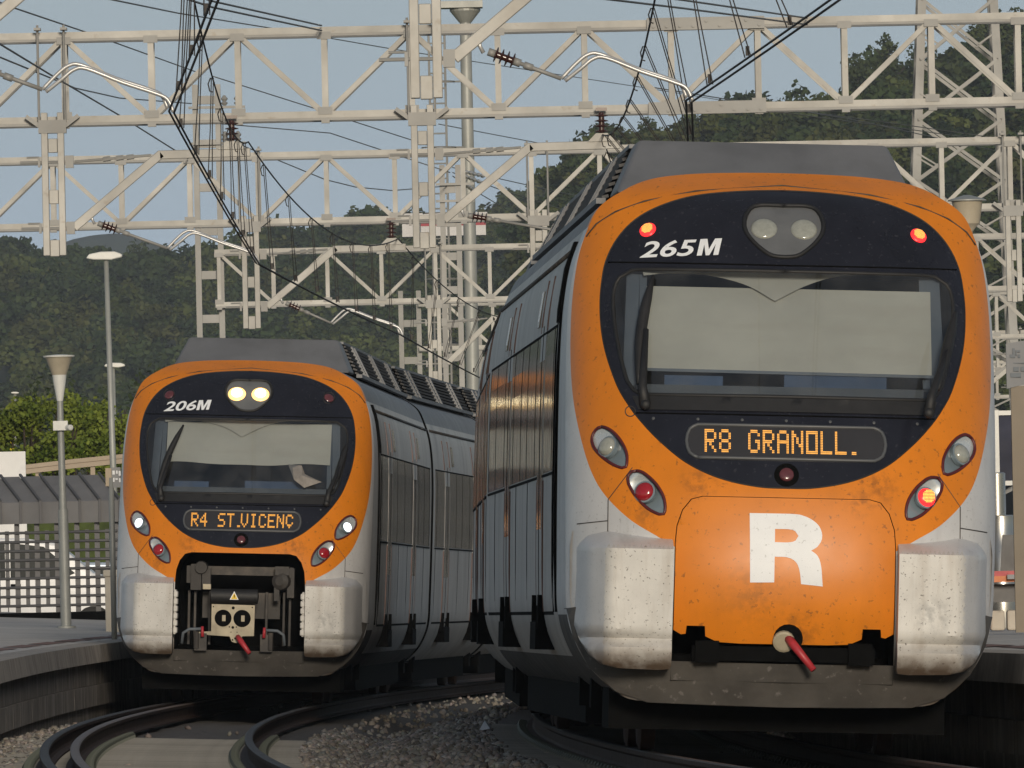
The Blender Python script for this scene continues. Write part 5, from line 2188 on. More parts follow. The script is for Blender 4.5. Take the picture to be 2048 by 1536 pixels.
# lattice fence with canopy
dFn = 208
fn = empty("lattice_fence", "grey lattice fence with a folded sheet-metal canopy along the platform", "fence")
sF = FPX / dFn
zf = zl(100, dFn) - .02
xL, xR = PX(-330, dFn, 1150), PX(236, dFn, 1150)


def fy(x):
    return dFn + (x - xR) * -.35      # the fence swings nearer on its left end


def Z(py, px=120):
    return W(px, py, dFn).z


ztopb, zbotb, zc1, zc2 = Z(1052), Z(1232), Z(1046), Z(1003)
mb = MB()
x = xR
k = 0
while x > xL:
    lo = zf if k % 2 == 0 else Z(1212)
    hi = zc1 + .05 if k % 2 == 0 else Z(1060)
    mb.box((x, fy(x), (lo + hi) / 2), (.075 if k % 2 == 0 else .06, .06, hi - lo))
    x -= 20.3 / sF
    k += 1
mb.build("fence_upright", M['fence'], fn)
mb = MB()
for i in range(9):
    z = Z(1064 + i * 18.3)
    pts = [(x, fy(x) - .055, z + (.03 if (int(x * 2) % 2) else 0) * 0) for x in np.linspace(xL, xR, 12)]
    mb.tube(pts, .021, 8)
mb.build("fence_rail", M['fence'], fn, True)
pan = 40.0 / sF
x = xR + .05
while x > xL - pan:
    x2 = x - pan
    mb = MB()
    ya, yb_ = fy(x), fy(x2)
    zt = Z(950 + (x - xR) * -1.0)
    vs = []
    for xx, yy in ((x - .012, ya), (x2 + .012, yb_)):
        vs += [(xx, yy - .16, zc1), (xx, yy - .22, zc2), (xx - .33, yy + .75, Z(958) + .06), (xx - .33, yy + .80, Z(958)), (xx, yy - .18, zc2 - .04), (xx, yy - .12, zc1)]
    mb.add(vs, [(0, 6, 7, 1), (1, 7, 8, 2), (2, 8, 9, 3), (3, 9, 10, 4), (4, 10, 11, 5), (5, 11, 6, 0), (0, 1, 2, 3, 4, 5), (11, 10, 9, 8, 7, 6)])
    mb.build("canopy_panel", M['fencepanel'], fn)
    mb = MB()
    mb.bar((x, ya - .20, zc1), (x, ya - .25, zc2 + .02), .035, .03, (0, -1, 0))
    mb.bar((x, ya - .25, zc2 + .02), (x - .33, ya + .75, Z(958) + .09), .035, .03, (0, 0, 1))
    mb.build("canopy_rib", M['fence'], fn)
    x = x2
mb = MB()
mb.bar((xL, fy(xL) - .04, zf + .03), (xR, fy(xR) - .04, zf + .03), .12, .17, (0, 0, 1))
mb.build("fence_plinth", M['black'], fn)


def car(cx, y, z0, L, Hh, label, paint, flip=1, van=False):
    root = empty("parked_car", label, "car", None, (cx, y, z0))
    hw = .85
    if van:
        prof = [(-.5, .22), (-.5, .62), (-.49, .80), (-.44, .98), (-.2, 1.0), (.05, .99), (.17, .94), (.31, .66), (.46, .56), (.5, .46), (.5, .22)]
        glass = [[(-.47, .66), (-.43, .93), (-.25, .95), (-.25, .64)], [(-.235, .64), (-.235, .95), (-.03, .95), (-.03, .62)], [(-.01, .62), (-.01, .95), (.12, .91), (.24, .66), (.2, .62)]]
    else:
        prof = [(-.5, .25), (-.5, .55), (-.46, .66), (-.36, .92), (-.2, 1.0), (.02, .98), (.2, .70), (.46, .58), (.5, .45), (.5, .25)]
        glass = [[(-.4, .68), (-.33, .90), (-.2, .94), (-.14, .94), (-.14, .66)], [(-.12, .66), (-.12, .94), (.02, .92), (.16, .69)]]
    mb = MB()
    mb.prism([(flip * u * L, v * Hh) for u, v in prof], lambda u, v: (u, -hw + .12 * max(0, v / Hh - .55), v), lambda u, v: (u, hw - .12 * max(0, v / Hh - .55), v))
    bevel(mb.build("car_body", paint, root), .05, 3)
    for gpoly in glass:
        mb = MB()
        mb.prism([(flip * u * L, v * Hh) for u, v in gpoly], lambda u, v: (u, -hw - .012 + .12 * max(0, v / Hh - .55), v), lambda u, v: (u, -hw + .02 + .12 * max(0, v / Hh - .55), v))
        mb.build("side_window", M['carglass'], root)
    for q in (-.31, .31):
        mb = MB()
        mb.lathe((flip * q * L, -hw - .02, .30), [(.31, 0), (.31, .2)], (0, 1, 0), 20)
        w_ = mb.build("wheel", M['tyre'], root, True, autosmooth=40)
        mb = MB()
        mb.lathe((flip * q * L, -hw - .03, .30), [(.19, 0), (.19, .03)], (0, 1, 0), 16)
        mb.build("rim", M['steel'], w_, True, autosmooth=40)
    mb = MB()
    for q in (-.24, -.02):
        mb.box((flip * q * L, -hw - .003, .5 * Hh), (.012, .01, .5 * Hh))
        mb.box((flip * (q + .03) * L, -hw - .02, .56 * Hh), (.16, .04, .035))
    mb.build("door_handle", M['black'], root)
    mb = MB()
    mb.box((flip * .19 * L, -hw - .1, .68 * Hh), (.12, .18, .13))
    mb.build("wing_mirror", paint, root)
    mb = MB()
    mb.box((0, -hw - .01, .27 * Hh), (L * .62, .04, .10))
    mb.build("sill", M['black'], root)


zc = zf - .5
car(PX(30, 221, 1150), 221, zc + .1, 4.1, 1.72, "white van-like car with dark windows behind the lattice fence", M['carwhite'], 1, True)
car(PX(225, 229, 1150), 229, zc + .1, 4.0, 1.35, "pale blue car mostly hidden by the concrete block, behind the fence's end", M['carblue'], 1, False)
mb = MB()
v = [W(-400, 1236, 212), W(330, 1236, 212)]
mb.add([(v[0].x, 211, zf - .42), (v[1].x + 3, 211, zf - .42), (v[1].x + 6, 330, zf - .42), (v[0].x - 6, 330, zf - .42)], [(0, 1, 2, 3)])
kind(mb.build("car_park", M['platform']), 'structure')

# concrete block, sign, board, guard rail
dd_ = 186
a, b = W(209, 1140, dd_), W(262, 1238, dd_)
mb = MB()
zbk = zl(232, dd_) - .01
mb.box(((a.x + b.x) / 2, dd_ + .3, (a.z - .09 + zbk) / 2), (b.x - a.x, .6, a.z - .09 - zbk))
mb.box(((a.x + b.x) / 2, dd_ + .3, a.z - .045), (b.x - a.x + .04, .66, .09))
tag(bevel(mb.build("concrete_block", M['block']), .015, 2), "beige concrete block between the fence end and the open-nose train", "block")

ds_ = 172
sg = empty("platform_sign", "small grey sign box with a tan side on a post beside the open-nose train", "sign", None, (W(228, 1235, ds_).x, ds_, zl(228, ds_)))
c = W(226, 955, ds_) - sg.location
MB().tube([(0, 0, 0), (.0, 0, c.z)], .035, 8).build("sign_post", M['post'], sg, True)
mb = MB()
mb.box(c + Vector((.04, 0, 0)), (.11, .05, .25))
bx_ = mb.build("sign_box", M['signgrey'], sg)
MB().box(c + Vector((-.055, .01, .005)), (.075, .06, .225)).build("sign_side", M['signtan'], sg)
mb = MB()
for (u, v_, w_, h_) in ((-.0, .06, .03, .05), (.04, .065, .02, .04), (.075, .05, .025, .06), (0.0, -.03, .02, .05), (.035, -.02, .03, .02), (.075, -.035, .02, .05)):
    mb.box(c + Vector((u + .01, -.03, v_)), (w_, .006, h_))
mb.build("sign_text", M['white'], bx_)

dB = 290
p, q = W(-60, 905, dB), W(52, 960, dB)
mb = MB()
mb.box(((p.x + q.x) / 2, dB, (p.z + .5) / 2), (q.x - p.x, .14, p.z - .5))
bd = mb.build("notice_board", M['board'])
tag(bd, "plain white board rising behind the fence canopy beside the guardrail", "board")

dG = 300
gr = empty("guard_rail", "tan roadside guardrail running below the hedge", "guardrail")
pts = [W(x, y, dG) for x, y in ((40, 940), (150, 927), (250, 917), (420, 902))]
mb = MB()
for i in range(len(pts) - 1):
    a, b = pts[i], pts[i + 1]
    for off, h in ((.055, .09), (-.055, .09)):
        mb.bar(a + Vector((0, 0, off)), b + Vector((0, 0, off)), h, .06, (0, -1, 0))
    mb.bar(a + Vector((0, .03, 0)), b + Vector((0, .03, 0)), .06, .04, (0, -1, 0))
mb.build("rail_band", M['guard'], gr)
for x in (75, 185, 300):
    p = W(x, 930 - (x - 100) * .1, dG)
    MB().box((p.x, dG + .1, p.z - .45), (.10, .12, 1.0)).build("rail_post", M['guard'], gr)
mb = MB()
za = W(100, 950, dG).z
mb.add([W(-300, 985, dG - 2), W(500, 940, dG - 2), W(520, 938, dG + 14) , W(-300, 983, dG + 14)], [(0, 1, 2, 3)])
bank = MB()
vv = []
for x in np.linspace(-24, 2, 14):
    t = (x + 24) / 26
    zz = W(120, 962 - 60 * (t - .5), 296).z
    vv += [(x, 292, zf - .44), (x, 296, zz - .35), (x, 340, zz - .1)]
ff = []
for i in range(13):
    for j in range(2):
        a = i * 3 + j
        ff.append((a, a + 3, a + 4, a + 1))
kind(mesh_obj("road_bank", vv, ff, M['grass'], None, True), 'structure')

# ------------------------------------------------------------------ right platform furniture
def zr(d):
    return z_right(d) + .10


d = 128
rs = empty("platform_sign", "grey station sign plate on a broad taupe post at the photo's edge", "sign", None, (W(2042, 1240, d).x, d, zr(d) - .03))
top = W(2040, 772, d) - rs.location
mb = MB()
mb.box((.03, 0, top.z / 2), (.16, .12, top.z))
mb.build("sign_post", M['taupe'], rs)
a, b = W(2011, 688, d) - rs.location, W(2080, 772, d) - rs.location
mb = MB()
vs = [(a.x, -.09, a.z), (b.x, -.02, a.z + .05), (b.x, -.02, b.z + .05), (a.x, -.09, b.z - .02)]
mb.add(vs + [(x, y + .08, z) for x, y, z in vs], [(0, 3, 2, 1), (4, 5, 6, 7), (0, 1, 5, 4), (1, 2, 6, 5), (2, 3, 7, 6), (3, 0, 4, 7)])
pl_ = mb.build("sign_plate", M['signgrey'], rs)
mb = MB()
for (u, v_, w_, h_) in ((.07, -.08, .022, .075), (.095, -.085, .012, .05), (.115, -.07, .03, .02), (.06, -.115, .05, .03), (.12, -.115, .02, .03), (.09, -.235, .05, .04), (.15, -.235, .03, .04), (.085, -.29, .1, .04)):
    mb.box((a.x + u, -.095 + u * .15 - .002, a.z + v_), (w_, .008, h_))
mb.build("sign_text", M['cabgrey'], pl_)
MB().box((a.x + .17, -.072, a.z - .18), (.33, .008, .008)).build("sign_line", M['cabgrey'], pl_)

d = 150
a, b = W(1992, 830, d), W(2042, 962, d)
z0 = zr(d) - .03
ip = empty("display_case", "dark blue display case on a white frame beside the closed-nose train", "display case", None, (a.x, d, z0))
mb = MB()
w_, h0, h1 = b.x - a.x + .12, b.z - z0, a.z - z0
mb.box((w_ / 2, 0, (h0 + h1) / 2), (w_, .1, h1 - h0))
pn = mb.build("panel", M['signblue'], ip)
mb = MB()
for x in (0.0, w_):
    mb.box((x, 0, (h1 + .05) / 2), (.05, .14, h1 + .05))
for z in (h0 - .02, h1 + .02):
    mb.box((w_ / 2, -.005, z), (w_ - .05, .15, .05))
mb.build("frame", M['lampwhite'], ip)
mb = MB()
mb.lathe((.22, -.055, (h0 + h1) / 2 + .05), [(.06, 0), (.06, .02), (.02, .035)], (0, -1, 0), 14)
mb.build("round_knob", M['lampwhite'], pn, True, autosmooth=40)

d = 146
x0 = W(2004, 1150, d).x
bn = empty("steel_bin", "tall stainless steel cylinder bin behind the orange-framed seat", "bin", None, (x0, d, zr(d) - .03))
H = W(2004, 1032, d).z - bn.location.z
MB().lathe((0, 0, 0), [(.16, 0), (.165, .02), (.165, H * .72), (.155, H * .73), (.155, H), (.12, H + .01)], (0, 0, 1), 24).build("bin_body", M['steel'], bn, True, autosmooth=40)
MB().lathe((-.03, .1, H), [(.09, 0), (.09, .45), (.07, .46)], (0, 0, 1), 16).build("ash_tube", M['steel'], bn, True, autosmooth=40)
d = 138
a = W(1984, 1150, d)
st = empty("platform_bench", "orange-framed platform bench with charcoal back and red cushion", "bench", None, (W(2010, 1245, d).x, d, zr(d) - .03))
zs = W(2010, 1158, d).z - st.location.z
MB().box((0, -.05, zs), (.42, .45, .06)).build("seat_board", M['orangeframe'], st)
MB().box((.03, -.05, zs + .055), (.30, .36, .05)).build("seat_cushion", M['redpaint'], st)
mb = MB()
mb.prism([(-.03, .06), (.19, .06), (.19, .44), (.0, .44)], lambda u, v: (u, .16, zs + v), lambda u, v: (u, .22, zs + v))
mb.build("backrest", M['darkpanel'], st)
mb = MB()
mb.box((.21, -.05, zs * .5 + .2), (.035, .3, zs + .42))
mb.box((-.19, -.05, zs * .5), (.03, .3, zs - .06))
mb.build("seat_frame", M['orangeframe'], st)
MB().box((.01, .05, zs - .14), (.36, .08, .18)).build("seat_skirt", M['darkpanel'], st)
MB().box((.17, -.32, zs + .02), (.3, .12, .045)).build("arm_board", M['signgrey'], st)
mb = MB()
mb.box((-.075, .05, .10), (.14, .3, .2))
mb.box((.10, .05, .10), (.16, .3, .2))
bevel(mb.build("seat_base", M['block'], st), .02)

d = 140
top = W(1934, 392, d)
pl2 = empty("platform_lamp", "bowl-shaped cream platform lamp peeking over the closed-nose train's shoulder", "lamp post", None, (W(1945, 1240, d).x, d, zr(d) - .03))
t = top - pl2.location
MB().tube([(0, 0, 0), (t.x, 0, t.z - .5)], [.07, .04], 10).build("pole", M['post'], pl2, True)
MB().lathe((t.x, 0, t.z - .5), [(.04, 0), (.05, .14), (.10, .2), (.125, .22), (.155, .44), (.16, .45)], (0, 0, 1), 20).build("lamp_shade", M['lampshade'], pl2, True, autosmooth=40)
MB().lathe((t.x, 0, t.z - .05), [(.195, 0), (.195, .012), (.03, .06)], (0, 0, 1), 20).build("lamp_cap", M['post'], pl2, True, autosmooth=40)

# litter in the ballast
p = W(66, 1516, 98)
bt = empty("plastic_bottle", "clear plastic bottle with a bright blue cap lying in the ballast", "bottle", None, (PX(70, 98, 1515), 98, bed_z(PX(70, 98, 1515), 98) + .10))
MB().lathe((.0, 0, 0), [(.02, 0), (.032, .02), (.033, .13), (.014, .17)], (1, .5, .05), 12).build("bottle_body", M['bottleclear'], bt, True)
MB().lathe((.0, 0, 0), [(.03, 0), (.03, -.045)], (1, .5, .05), 12).build("bottle_cap", M['bluebottle'], bt, True)
x, dq = PX(968, 134, 1380), 134
mb = MB()
vs = [(-.06, -.3, 0), (.05, -.2, .02), (.06, .3, .05), (-.04, .4, .02), (0, 0, .10)]
mb.add(vs, [(0, 1, 4), (1, 2, 4), (2, 3, 4), (3, 0, 4), (3, 2, 1, 0)])
o = mb.build("crumpled_paper", M['white'])
o.location = (x, dq, bed_z(x, dq) + .03)
tag(o, "crumpled white paper lying in the ballast by the closed-nose train's wheels", "litter")
# folded timetable behind the far windscreen
mb = MB()
f = far_train.matrix_world
loc = [(-.62 + 1.2 - .06, .52, 2.80), (.62, .50, 2.80), (.86, .44, 2.585), (.72, .42, 2.55), (.64, .46, 2.66)]
vs = [f @ Vector(q) for q in [(.50, .74, 2.80), (.66, .72, 2.79), (.70, .66, 2.69), (.90, .58, 2.60), (.70, .56, 2.53), (.58, .60, 2.62)]]
c_ = sum(vs, Vector()) / 6 + Vector((0, -.06, 0))
mb.add([*vs, c_], [(i, (i + 1) % 6, 6) for i in range(6)] + [(5, 4, 3, 2, 1, 0)])
tag(mb.build("folded_paper", M['paper']), "crumpled pale paper behind the open-nose train's windscreen", "paper")

# ------------------------------------------------------------------ vegetation and hills
def leaf_cloud(lobes, n, size, flat=0.75, shell=0.45):
    """n small leaf quads spread through ellipsoid lobes (cx,cy,cz,rx,ry,rz)"""
    lob = np.array(lobes, float)
    vol = lob[:, 3] * lob[:, 4] * lob[:, 5]
    pick = rng.choice(len(lob), n, p=vol / vol.sum())
    dirs = rng.normal(0, 1, (n, 3))
    dirs /= np.linalg.norm(dirs, axis=1)[:, None]
    rad = (shell + (1 - shell) * rng.random(n) ** .6)
    rad *= 1 + .18 * rng.normal(0, 1, n) * (rng.random(n) < .3)
    c = lob[pick, :3] + dirs * rad[:, None] * lob[pick, 3:6]
    a = rng.normal(0, 1, (n, 3))
    a[:, 2] *= flat
    a /= np.linalg.norm(a, axis=1)[:, None]
    b = np.cross(a, dirs + rng.normal(0, .6, (n, 3)))
    b /= np.linalg.norm(b, axis=1)[:, None] + 1e-9
    s = size * rng.uniform(.55, 1.3, n)[:, None]
    V = np.stack([c - a * s - b * s * .55, c + a * s * .9 - b * s * .7, c + a * s + b * s * .5, c - a * s * .8 + b * s * .65], 1).reshape(-1, 3)
    F = np.arange(4 * n).reshape(n, 4)
    return V, F


def crown_lobes(w, h, kind_):
    L = []
    if kind_ == 'umbrella':
        for k in range(9):
            a = rng.uniform(0, 6.28)
            r = rng.uniform(0, .36) * w
            L.append((r * math.cos(a), r * math.sin(a), h * rng.uniform(.72, .86), w * rng.uniform(.16, .26), w * rng.uniform(.16, .26), h * rng.uniform(.09, .15)))
        L.append((0, 0, h * .8, w * .34, w * .34, h * .14))
    elif kind_ == 'pine':
        for k in range(11):
            t = k / 10
            zz = h * (.34 + .58 * t)
            rr = w * .5 * (1 - .72 * t) ** .8
            a = rng.uniform(0, 6.28)
            q = rr * rng.uniform(.2, .55)
            L.append((q * math.cos(a), q * math.sin(a), zz, rr * rng.uniform(.5, .75), rr * rng.uniform(.5, .75), h * rng.uniform(.07, .12)))
    else:
        for k in range(10):
            a = rng.uniform(0, 6.28)
            t = rng.random()
            r = rng.uniform(.05, .34) * w * (1 - .4 * t)
            L.append((r * math.cos(a), r * math.sin(a), h * (.36 + .48 * t), w * rng.uniform(.17, .27), w * rng.uniform(.17, .27), h * rng.uniform(.11, .18)))
        L.append((0, 0, h * .55, w * .3, w * .3, h * .26))
    return L


def trunk_mb(w, h, kind_):
    mb = MB()
    r = .022 * h
    top = h * (.78 if kind_ != 'round' else .6)
    pts = [(0, 0, -.8), (.02 * h, 0, h * .25), (-.015 * h, .01 * h, h * .5), (.0, 0, top)]
    mb.tube(pts, [r * 1.3, r, r * .75, r * .25], 7)
    for k in range(6):
        a = rng.uniform(0, 6.28)
        z = h * rng.uniform(.4, .68)
        e = (w * .3 * math.cos(a), w * .3 * math.sin(a), z + h * .14)
        mb.tube([(0, 0, z), (e[0] * .5, e[1] * .5, z + h * .05), e], [r * .5, r * .35, r * .12], 5)
    return mb


def tree(px, py_top, width_px, d, label, kind_, m, n=1500, group=None, hgt=None, name="pine_tree"):
    s = FPX / d
    w = width_px / s
    top = W(px, py_top, d)
    h = hgt or w * 1.35
    root = empty(name, label, "tree", group, (top.x, d, top.z - h))
    V, F = leaf_cloud(crown_lobes(w, h, kind_), n, w * .034)
    o = np_mesh("crown", V, F, m)
    o.parent = root
    trunk_mb(w, h, kind_).build("trunk", M['bark'], root, True)
    return root


# ---- terrain of the two wooded hills and the far mountain
def hill(name, xs_px, ys_px, d_ridge, d_foot, z_foot, drop, px0, px1, nx=60, ny=14, m=None):
    vs, fs = [], []
    def zr_(px):
        y = float(np.interp(px, xs_px, ys_px))
        return W(1024 + (px - 1024), y, d_ridge).z - drop
    for i in range(nx + 1):
        px = px0 + (px1 - px0) * i / nx
        zt = zr_(px)
        xr_ = W(px, 600, d_ridge).x
        for j in range(ny + 1):
            t = j / ny
            d = d_foot + (d_ridge - d_foot) * t
            e = t * t * (3 - 2 * t) * .5 + t * .5
            z = z_foot + (zt - z_foot) * e
            vs.append((xr_ * (d / d_ridge) ** .3, d, z))
        vs.append((xr_, d_ridge + 300, z_foot - 30))
    n = ny + 2
    for i in range(nx):
        for j in range(ny + 1):
            a = i * n + j
            fs.append((a, a + n, a + n + 1, a + 1))
    o = kind(mesh_obj(name, vs, fs, m or M['hill'], None, True), 'structure')
    arr = np.array(vs).reshape(nx + 1, n, 3)
    return o, arr


LX = [-6000, -3000, -1500, -500, 0, 60, 120, 200, 300, 420, 540, 620, 700, 760, 830, 900, 960, 1020, 1080, 1200, 1500]
LY = [300, 380, 430, 470, 505, 500, 520, 515, 505, 495, 462, 470, 452, 425, 445, 455, 445, 400, 372, 345, 320]
hillL, HL = hill("wooded_hillside", LX, LY, 2500, 1750, 17, 5.0, -6000, 1500, 150)
RX = [700, 980, 1060, 1115, 1190, 1290, 1400, 1500, 1600, 1700, 1790, 1880, 1960, 2048, 2500, 4000, 8000]
RY = [900, 760, 480, 335, 272, 270, 265, 225, 215, 170, 120, 130, 70, 30, -60, 60, 350]
hillR, HR = hill("wooded_hillside", RX, RY, 1650, 1150, 14, 5.0, 980, 8000, 140)

mx = [-800, 0, 60, 110, 150, 190, 240, 290, 330, 400, 700]
my = [560, 545, 520, 492, 478, 470, 466, 478, 496, 520, 560]
hill("far_mountain", mx, my, 5200, 4300, 45, 0, -800, 700, 90, 16, M['mountain'])


def hill_sample(arr, fi, fj):
    nx, ny = arr.shape[0] - 1, arr.shape[1] - 2
    i = min(int(fi * nx), nx - 1)
    j = min(int(fj * ny), ny - 1)
    a, b = fi * nx - i, fj * ny - j
    p = arr[i, j] * (1 - a) * (1 - b) + arr[i + 1, j] * a * (1 - b) + arr[i, j + 1] * (1 - a) * b + arr[i + 1, j + 1] * a * b
    return p


SPECIES = np.array([(1.0, 1.0, 1.0), (.8, .9, .85), (.62, .75, .8), (1.25, 1.15, .85), (1.1, .95, .8), (.7, .85, .65), (1.35, 1.3, 1.0), (.5, .62, .66)])


def forest(name, arr, count, wr, hr, nleaf, m, kinds, fi_rng, fj_rng, leaf, nv=14):
    """a far wood: many crowns in one mesh, each with a leaf colour of its own"""
    Vs, Fs, Ts = [], [], []
    off = 0
    variants = [leaf_cloud(crown_lobes(1.0, 1.25, kinds[k % len(kinds)]), nleaf, leaf) for k in range(nv)]
    for c in range(count):
        fi = rng.uniform(*fi_rng)
        fj = fj_rng[0] + (fj_rng[1] - fj_rng[0]) * rng.random() ** .8
        p = hill_sample(arr, fi, fj)
        V, F = variants[rng.integers(0, nv)]
        w = rng.uniform(*wr)
        h = w * rng.uniform(*hr)
        a = rng.uniform(0, 6.28)
        R = np.array([[math.cos(a), -math.sin(a), 0], [math.sin(a), math.cos(a), 0], [0, 0, 1]])
        P = (V @ R.T) * np.array([w, w, h / 1.25]) + p + np.array([0, 0, -.25 * h])
        col = SPECIES[rng.integers(0, len(SPECIES))] * rng.uniform(.85, 1.1)
        Vs.append(P)
        Fs.append(F + off)
        Ts.append(np.tile(np.append(col, 1.0), (len(P), 1)))
        off += len(P)
    o = np_mesh(name, np.concatenate(Vs), np.concatenate(Fs), m, False, np.concatenate(Ts))
    kind(o, 'stuff')
    return o


forest("hillside_forest", HL, 1300, (5.0, 9.5), (.85, 1.3), 420, M['forest'], ['round', 'round', 'pine', 'umbrella'], (.733, .96), (.0, 1.0), .055)
forest("hillside_forest", HL, 700, (8.0, 14.0), (.85, 1.2), 160, M['forest'], ['round', 'pine'], (.2, .74), (.0, 1.0), .10)
forest("pine_hill_forest", HR, 800, (5.0, 8.5), (.9, 1.35), 700, M['forest'], ['round', 'pine', 'umbrella'], (.0, .2), (.0, 1.0), .045)
forest("pine_hill_forest", HR, 500, (8.0, 13.0), (.9, 1.25), 160, M['forest'], ['round', 'pine'], (.2, .9), (.0, 1.0), .10)

# ---- trees that stand out on the skyline
RIDGE = [  # px, top y, width px, distance, kind, label
    (1150, 292, 90, 1615, 'round', "bushy pine at the left tip of the pine hill, beside the sky"),
    (1218, 236, 110, 1615, 'umbrella', "umbrella pine behind the roof insulator of the closed-nose train"),
    (1300, 224, 90, 1615, 'round', "rounded pine crown just above the gantry's splice plates"),
    (1372, 232, 80, 1615, 'umbrella', "flat pine crown on the low part of the pine skyline"),
    (1440, 196, 90, 1615, 'round', "rounded pine beneath the large gantry's first diagonal over the closed-nose train"),
    (1505, 186, 90, 1615, 'round', "low rounded pine between two gantry uprights on the skyline"),
    (1572, 172, 100, 1615, 'round', "broad pine crown behind the gantry left of the tall pines"),
    (1636, 188, 80, 1615, 'pine', "small dark pine left of the tall skyline group"),
    (1712, 104, 100, 1615, 'round', "pine at the left shoulder of the tall skyline group"),
    (1776, 62, 110, 1615, 'pine', "tallest pine left of the lattice pylon"),
    (1852, 78, 110, 1615, 'round', "broad pine crossed by the lattice pylon's near leg"),
    (1915, 92, 90, 1615, 'pine', "pine seen between the lattice pylon's legs"),
    (1962, 24, 110, 1615, 'pine', "tall pine crossed by the lattice pylon's farther leg"),
    (2030, 0, 130, 1615, 'round', "large pine at the top corner of the pine hill"),
    (45, 486, 90, 2470, 'round', "dark round tree on the distant skyline at the photo's edge"),
    (18, 490, 70, 2470, 'pine', "pointed tree beside the round one on the distant skyline edge"),
    (268, 474, 90, 2470, 'round', "broad tree right of the far blue mountain gap"),
    (410, 480, 80, 2470, 'round', "tree on the skyline behind the battened mast"),
    (528, 434, 70, 2470, 'round', "rounded tree on the skyline just right of the battened mast"),
    (622, 452, 90, 2470, 'round', "low rounded skyline tree under the second gantry"),
    (692, 436, 80, 2470, 'umbrella', "flat-topped tree left of the highest distant tree"),
    (754, 402, 100, 2470, 'round', "highest broad tree on the distant skyline, left of the white building"),
    (1010, 372, 90, 2470, 'round', "tall tree right of the white building on the ridge"),
    (1064, 348, 90, 2470, 'pine', "dark tree where the distant ridge meets the pine hill"),
]
for px, py, w, d, k, lab in RIDGE:
    tree(px, py, w, d, lab, k, M['pineA'], 1500, "trees on the skyline", name="pine_tree" if k != 'round' else "broad_tree", hgt=w / (FPX / d) * (1.5 if k != 'umbrella' else 1.6))

# ---- hedge with yellow flowers behind the guard rail
HB = [(-40, 800, 130), (30, 795, 150), (95, 770, 150), (160, 800, 130), (205, 780, 140), (265, 790, 130), (330, 800, 140)]
hl = ["hedge bush at the photo's edge with yellow flowers", "hedge bush above the white board", "hedge bush behind the cone lamp post", "low hedge bush between the lamp posts", "bright hedge bush beside the tall lamp pole", "hedge bush half hidden by the open-nose train", "hedge bush wholly behind the open-nose train's shoulder"]
for (px, py, w), lab in zip(HB, hl):
    d = rng.uniform(305, 325)
    s = FPX / d
    top = W(px, py, d)
    ww = w / s
    zb0 = W(px, 960, d).z - .2
    h = top.z - zb0
    root = empty("hedge_bush", lab, "bush", "bushes of the hedge by the road", (top.x, d, zb0))
    L = []
    for k in range(14):
        L.append((rng.uniform(-.45, .45) * ww, rng.uniform(-.5, .5), h * rng.uniform(.15, .82), ww * rng.uniform(.16, .26), .5, h * rng.uniform(.12, .2)))
    V, F = leaf_cloud(L, 3400, .045, 1.0, .3)
    o = np_mesh("foliage", V, F, M['hedge'])
    o.parent = root
    mb = MB()
    for k in range(5):
        a = rng.uniform(-.3, .3) * ww
        mb.tube([(a, 0, -.1), (a * 1.2, -.1, h * .5), (a * 1.4 + .1, -.2, h * .8)], [.035, .025, .01], 5)
    mb.build("stem", M['bark'], root)
    if px in (-40, 30, 205, 265):
        V, F = leaf_cloud([(l[0], l[1] - .25, l[2], l[3], l[4], l[5]) for l in L[:5]], 45, .026, 1.0, .8)
        o = np_mesh("flowers", V, F, M['flower'])
        o.parent = root
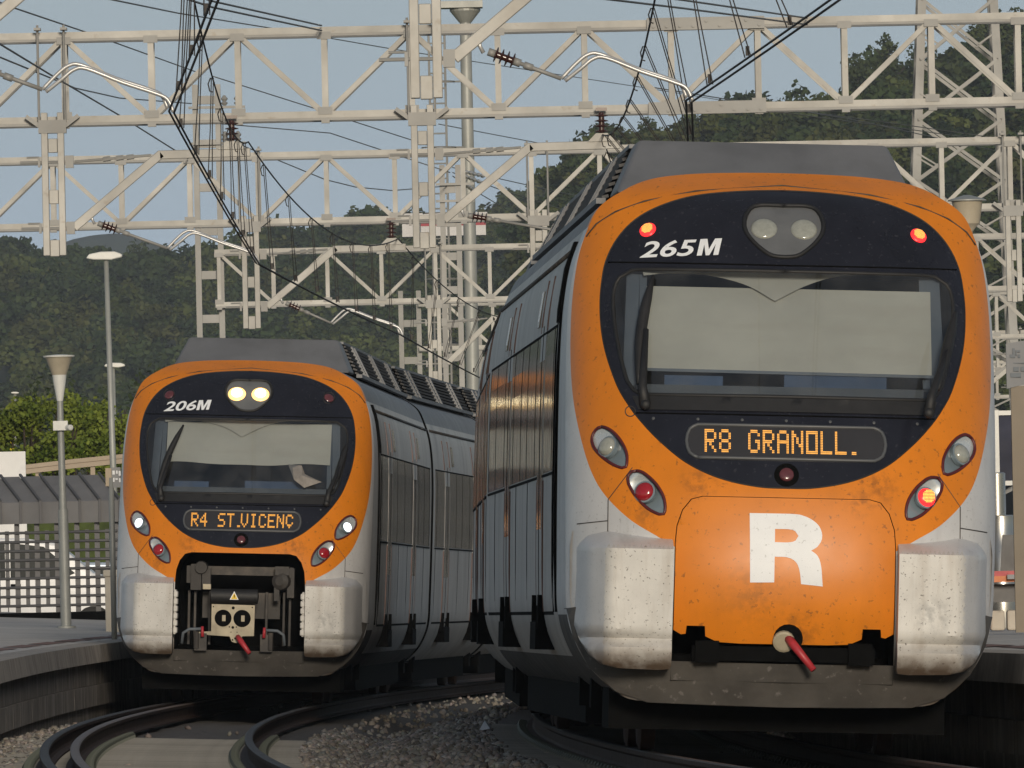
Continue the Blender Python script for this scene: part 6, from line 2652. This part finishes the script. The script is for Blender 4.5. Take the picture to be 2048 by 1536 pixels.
# mid-distance trees between hedge and hill
MID = [(-20, 742, 150, 640), (60, 735, 140, 660), (140, 752, 130, 650), (215, 745, 130, 655), (300, 720, 150, 680), (760, 700, 120, 700), (690, 690, 110, 720), (820, 716, 120, 690)]
ml = ["olive tree behind the hedge at the photo's edge", "olive tree above the hedge left of the cone lamp", "olive tree behind the cone lamp post", "olive tree behind the two road lamps", "olive tree behind the open-nose train's orange shoulder", "light green tree just above the open-nose train's roof louvres", "light green tree behind the open-nose train's roof fairing", "low green tree between the roof louvres and the feeder mast"]
for (px, py, w, d), lab in zip(MID, ml):
    t_ = tree(px, py, w, d, lab, 'round', M['pineB'], 1600, "trees between hedge and hill", name="broad_tree", hgt=(W(px, py, d).z + .7))

# ---- white building on the distant ridge
dW = 2230
a, b = W(800, 418, dW), W(972, 470, dW)
wb = empty("hilltop_building", "white building with a red band on the distant ridge", "building", None, ((a.x + b.x) / 2, dW, b.z))
w_ = b.x - a.x
h_ = a.z - b.z
MB().box((w_ * .12, 3, h_ * .38), (w_ * .76, 8, h_ * .76)).build("wall", M['wallwhite'], wb)
MB().box((-w_ * .3, 5, h_ * .42), (w_ * .36, 8, h_ * .84)).build("wall", M['wallwhite'], wb)
MB().box((w_ * .12, -1.06, h_ * .42), (w_ * .76, .1, h_ * .12)).build("red_band", M['redband'], wb)
mb = MB()
mb.box((w_ * .12, 3, h_ * .79), (w_ * .8, 8.4, .3))
mb.build("roof", M['wallwhite'], wb)
for k in range(5):
    MB().box((-w_ * .42 + k * w_ * .06, .96, h_ * .55), (w_ * .03, .1, h_ * .2)).build("window", M['windowdark'], wb)
mb = MB()
for k in range(4):
    x = w_ * (-.1 + .12 * k)
    mb.tube([(x, 2, h_ * .78), (x, 2, h_ * (1.0 + .1 * (k % 2)))], .06, 5)
mb.build("roof_aerial", M['windowdark'], wb)

# ------------------------------------------------------------------ air between here and the hills
hz = MB()
hz.box((0, 2700, 199), (4000, 5900, 402))
ho = hz.build("haze", None or M['white'])
hm = bpy.data.materials.new("haze")
hm.use_nodes = True
nt = hm.node_tree
nt.nodes.remove(nt.nodes["Principled BSDF"])
pv = nt.nodes.new("ShaderNodeVolumePrincipled")
pv.inputs["Color"].default_value = (0.78, 0.88, 1.0, 1)
pv.inputs["Density"].default_value = 0.00008
pv.inputs["Anisotropy"].default_value = 0.0
nt.links.new(pv.outputs[0], nt.nodes["Material Output"].inputs["Volume"])
ho.data.materials.clear()
ho.data.materials.append(hm)
kind(ho, 'stuff')
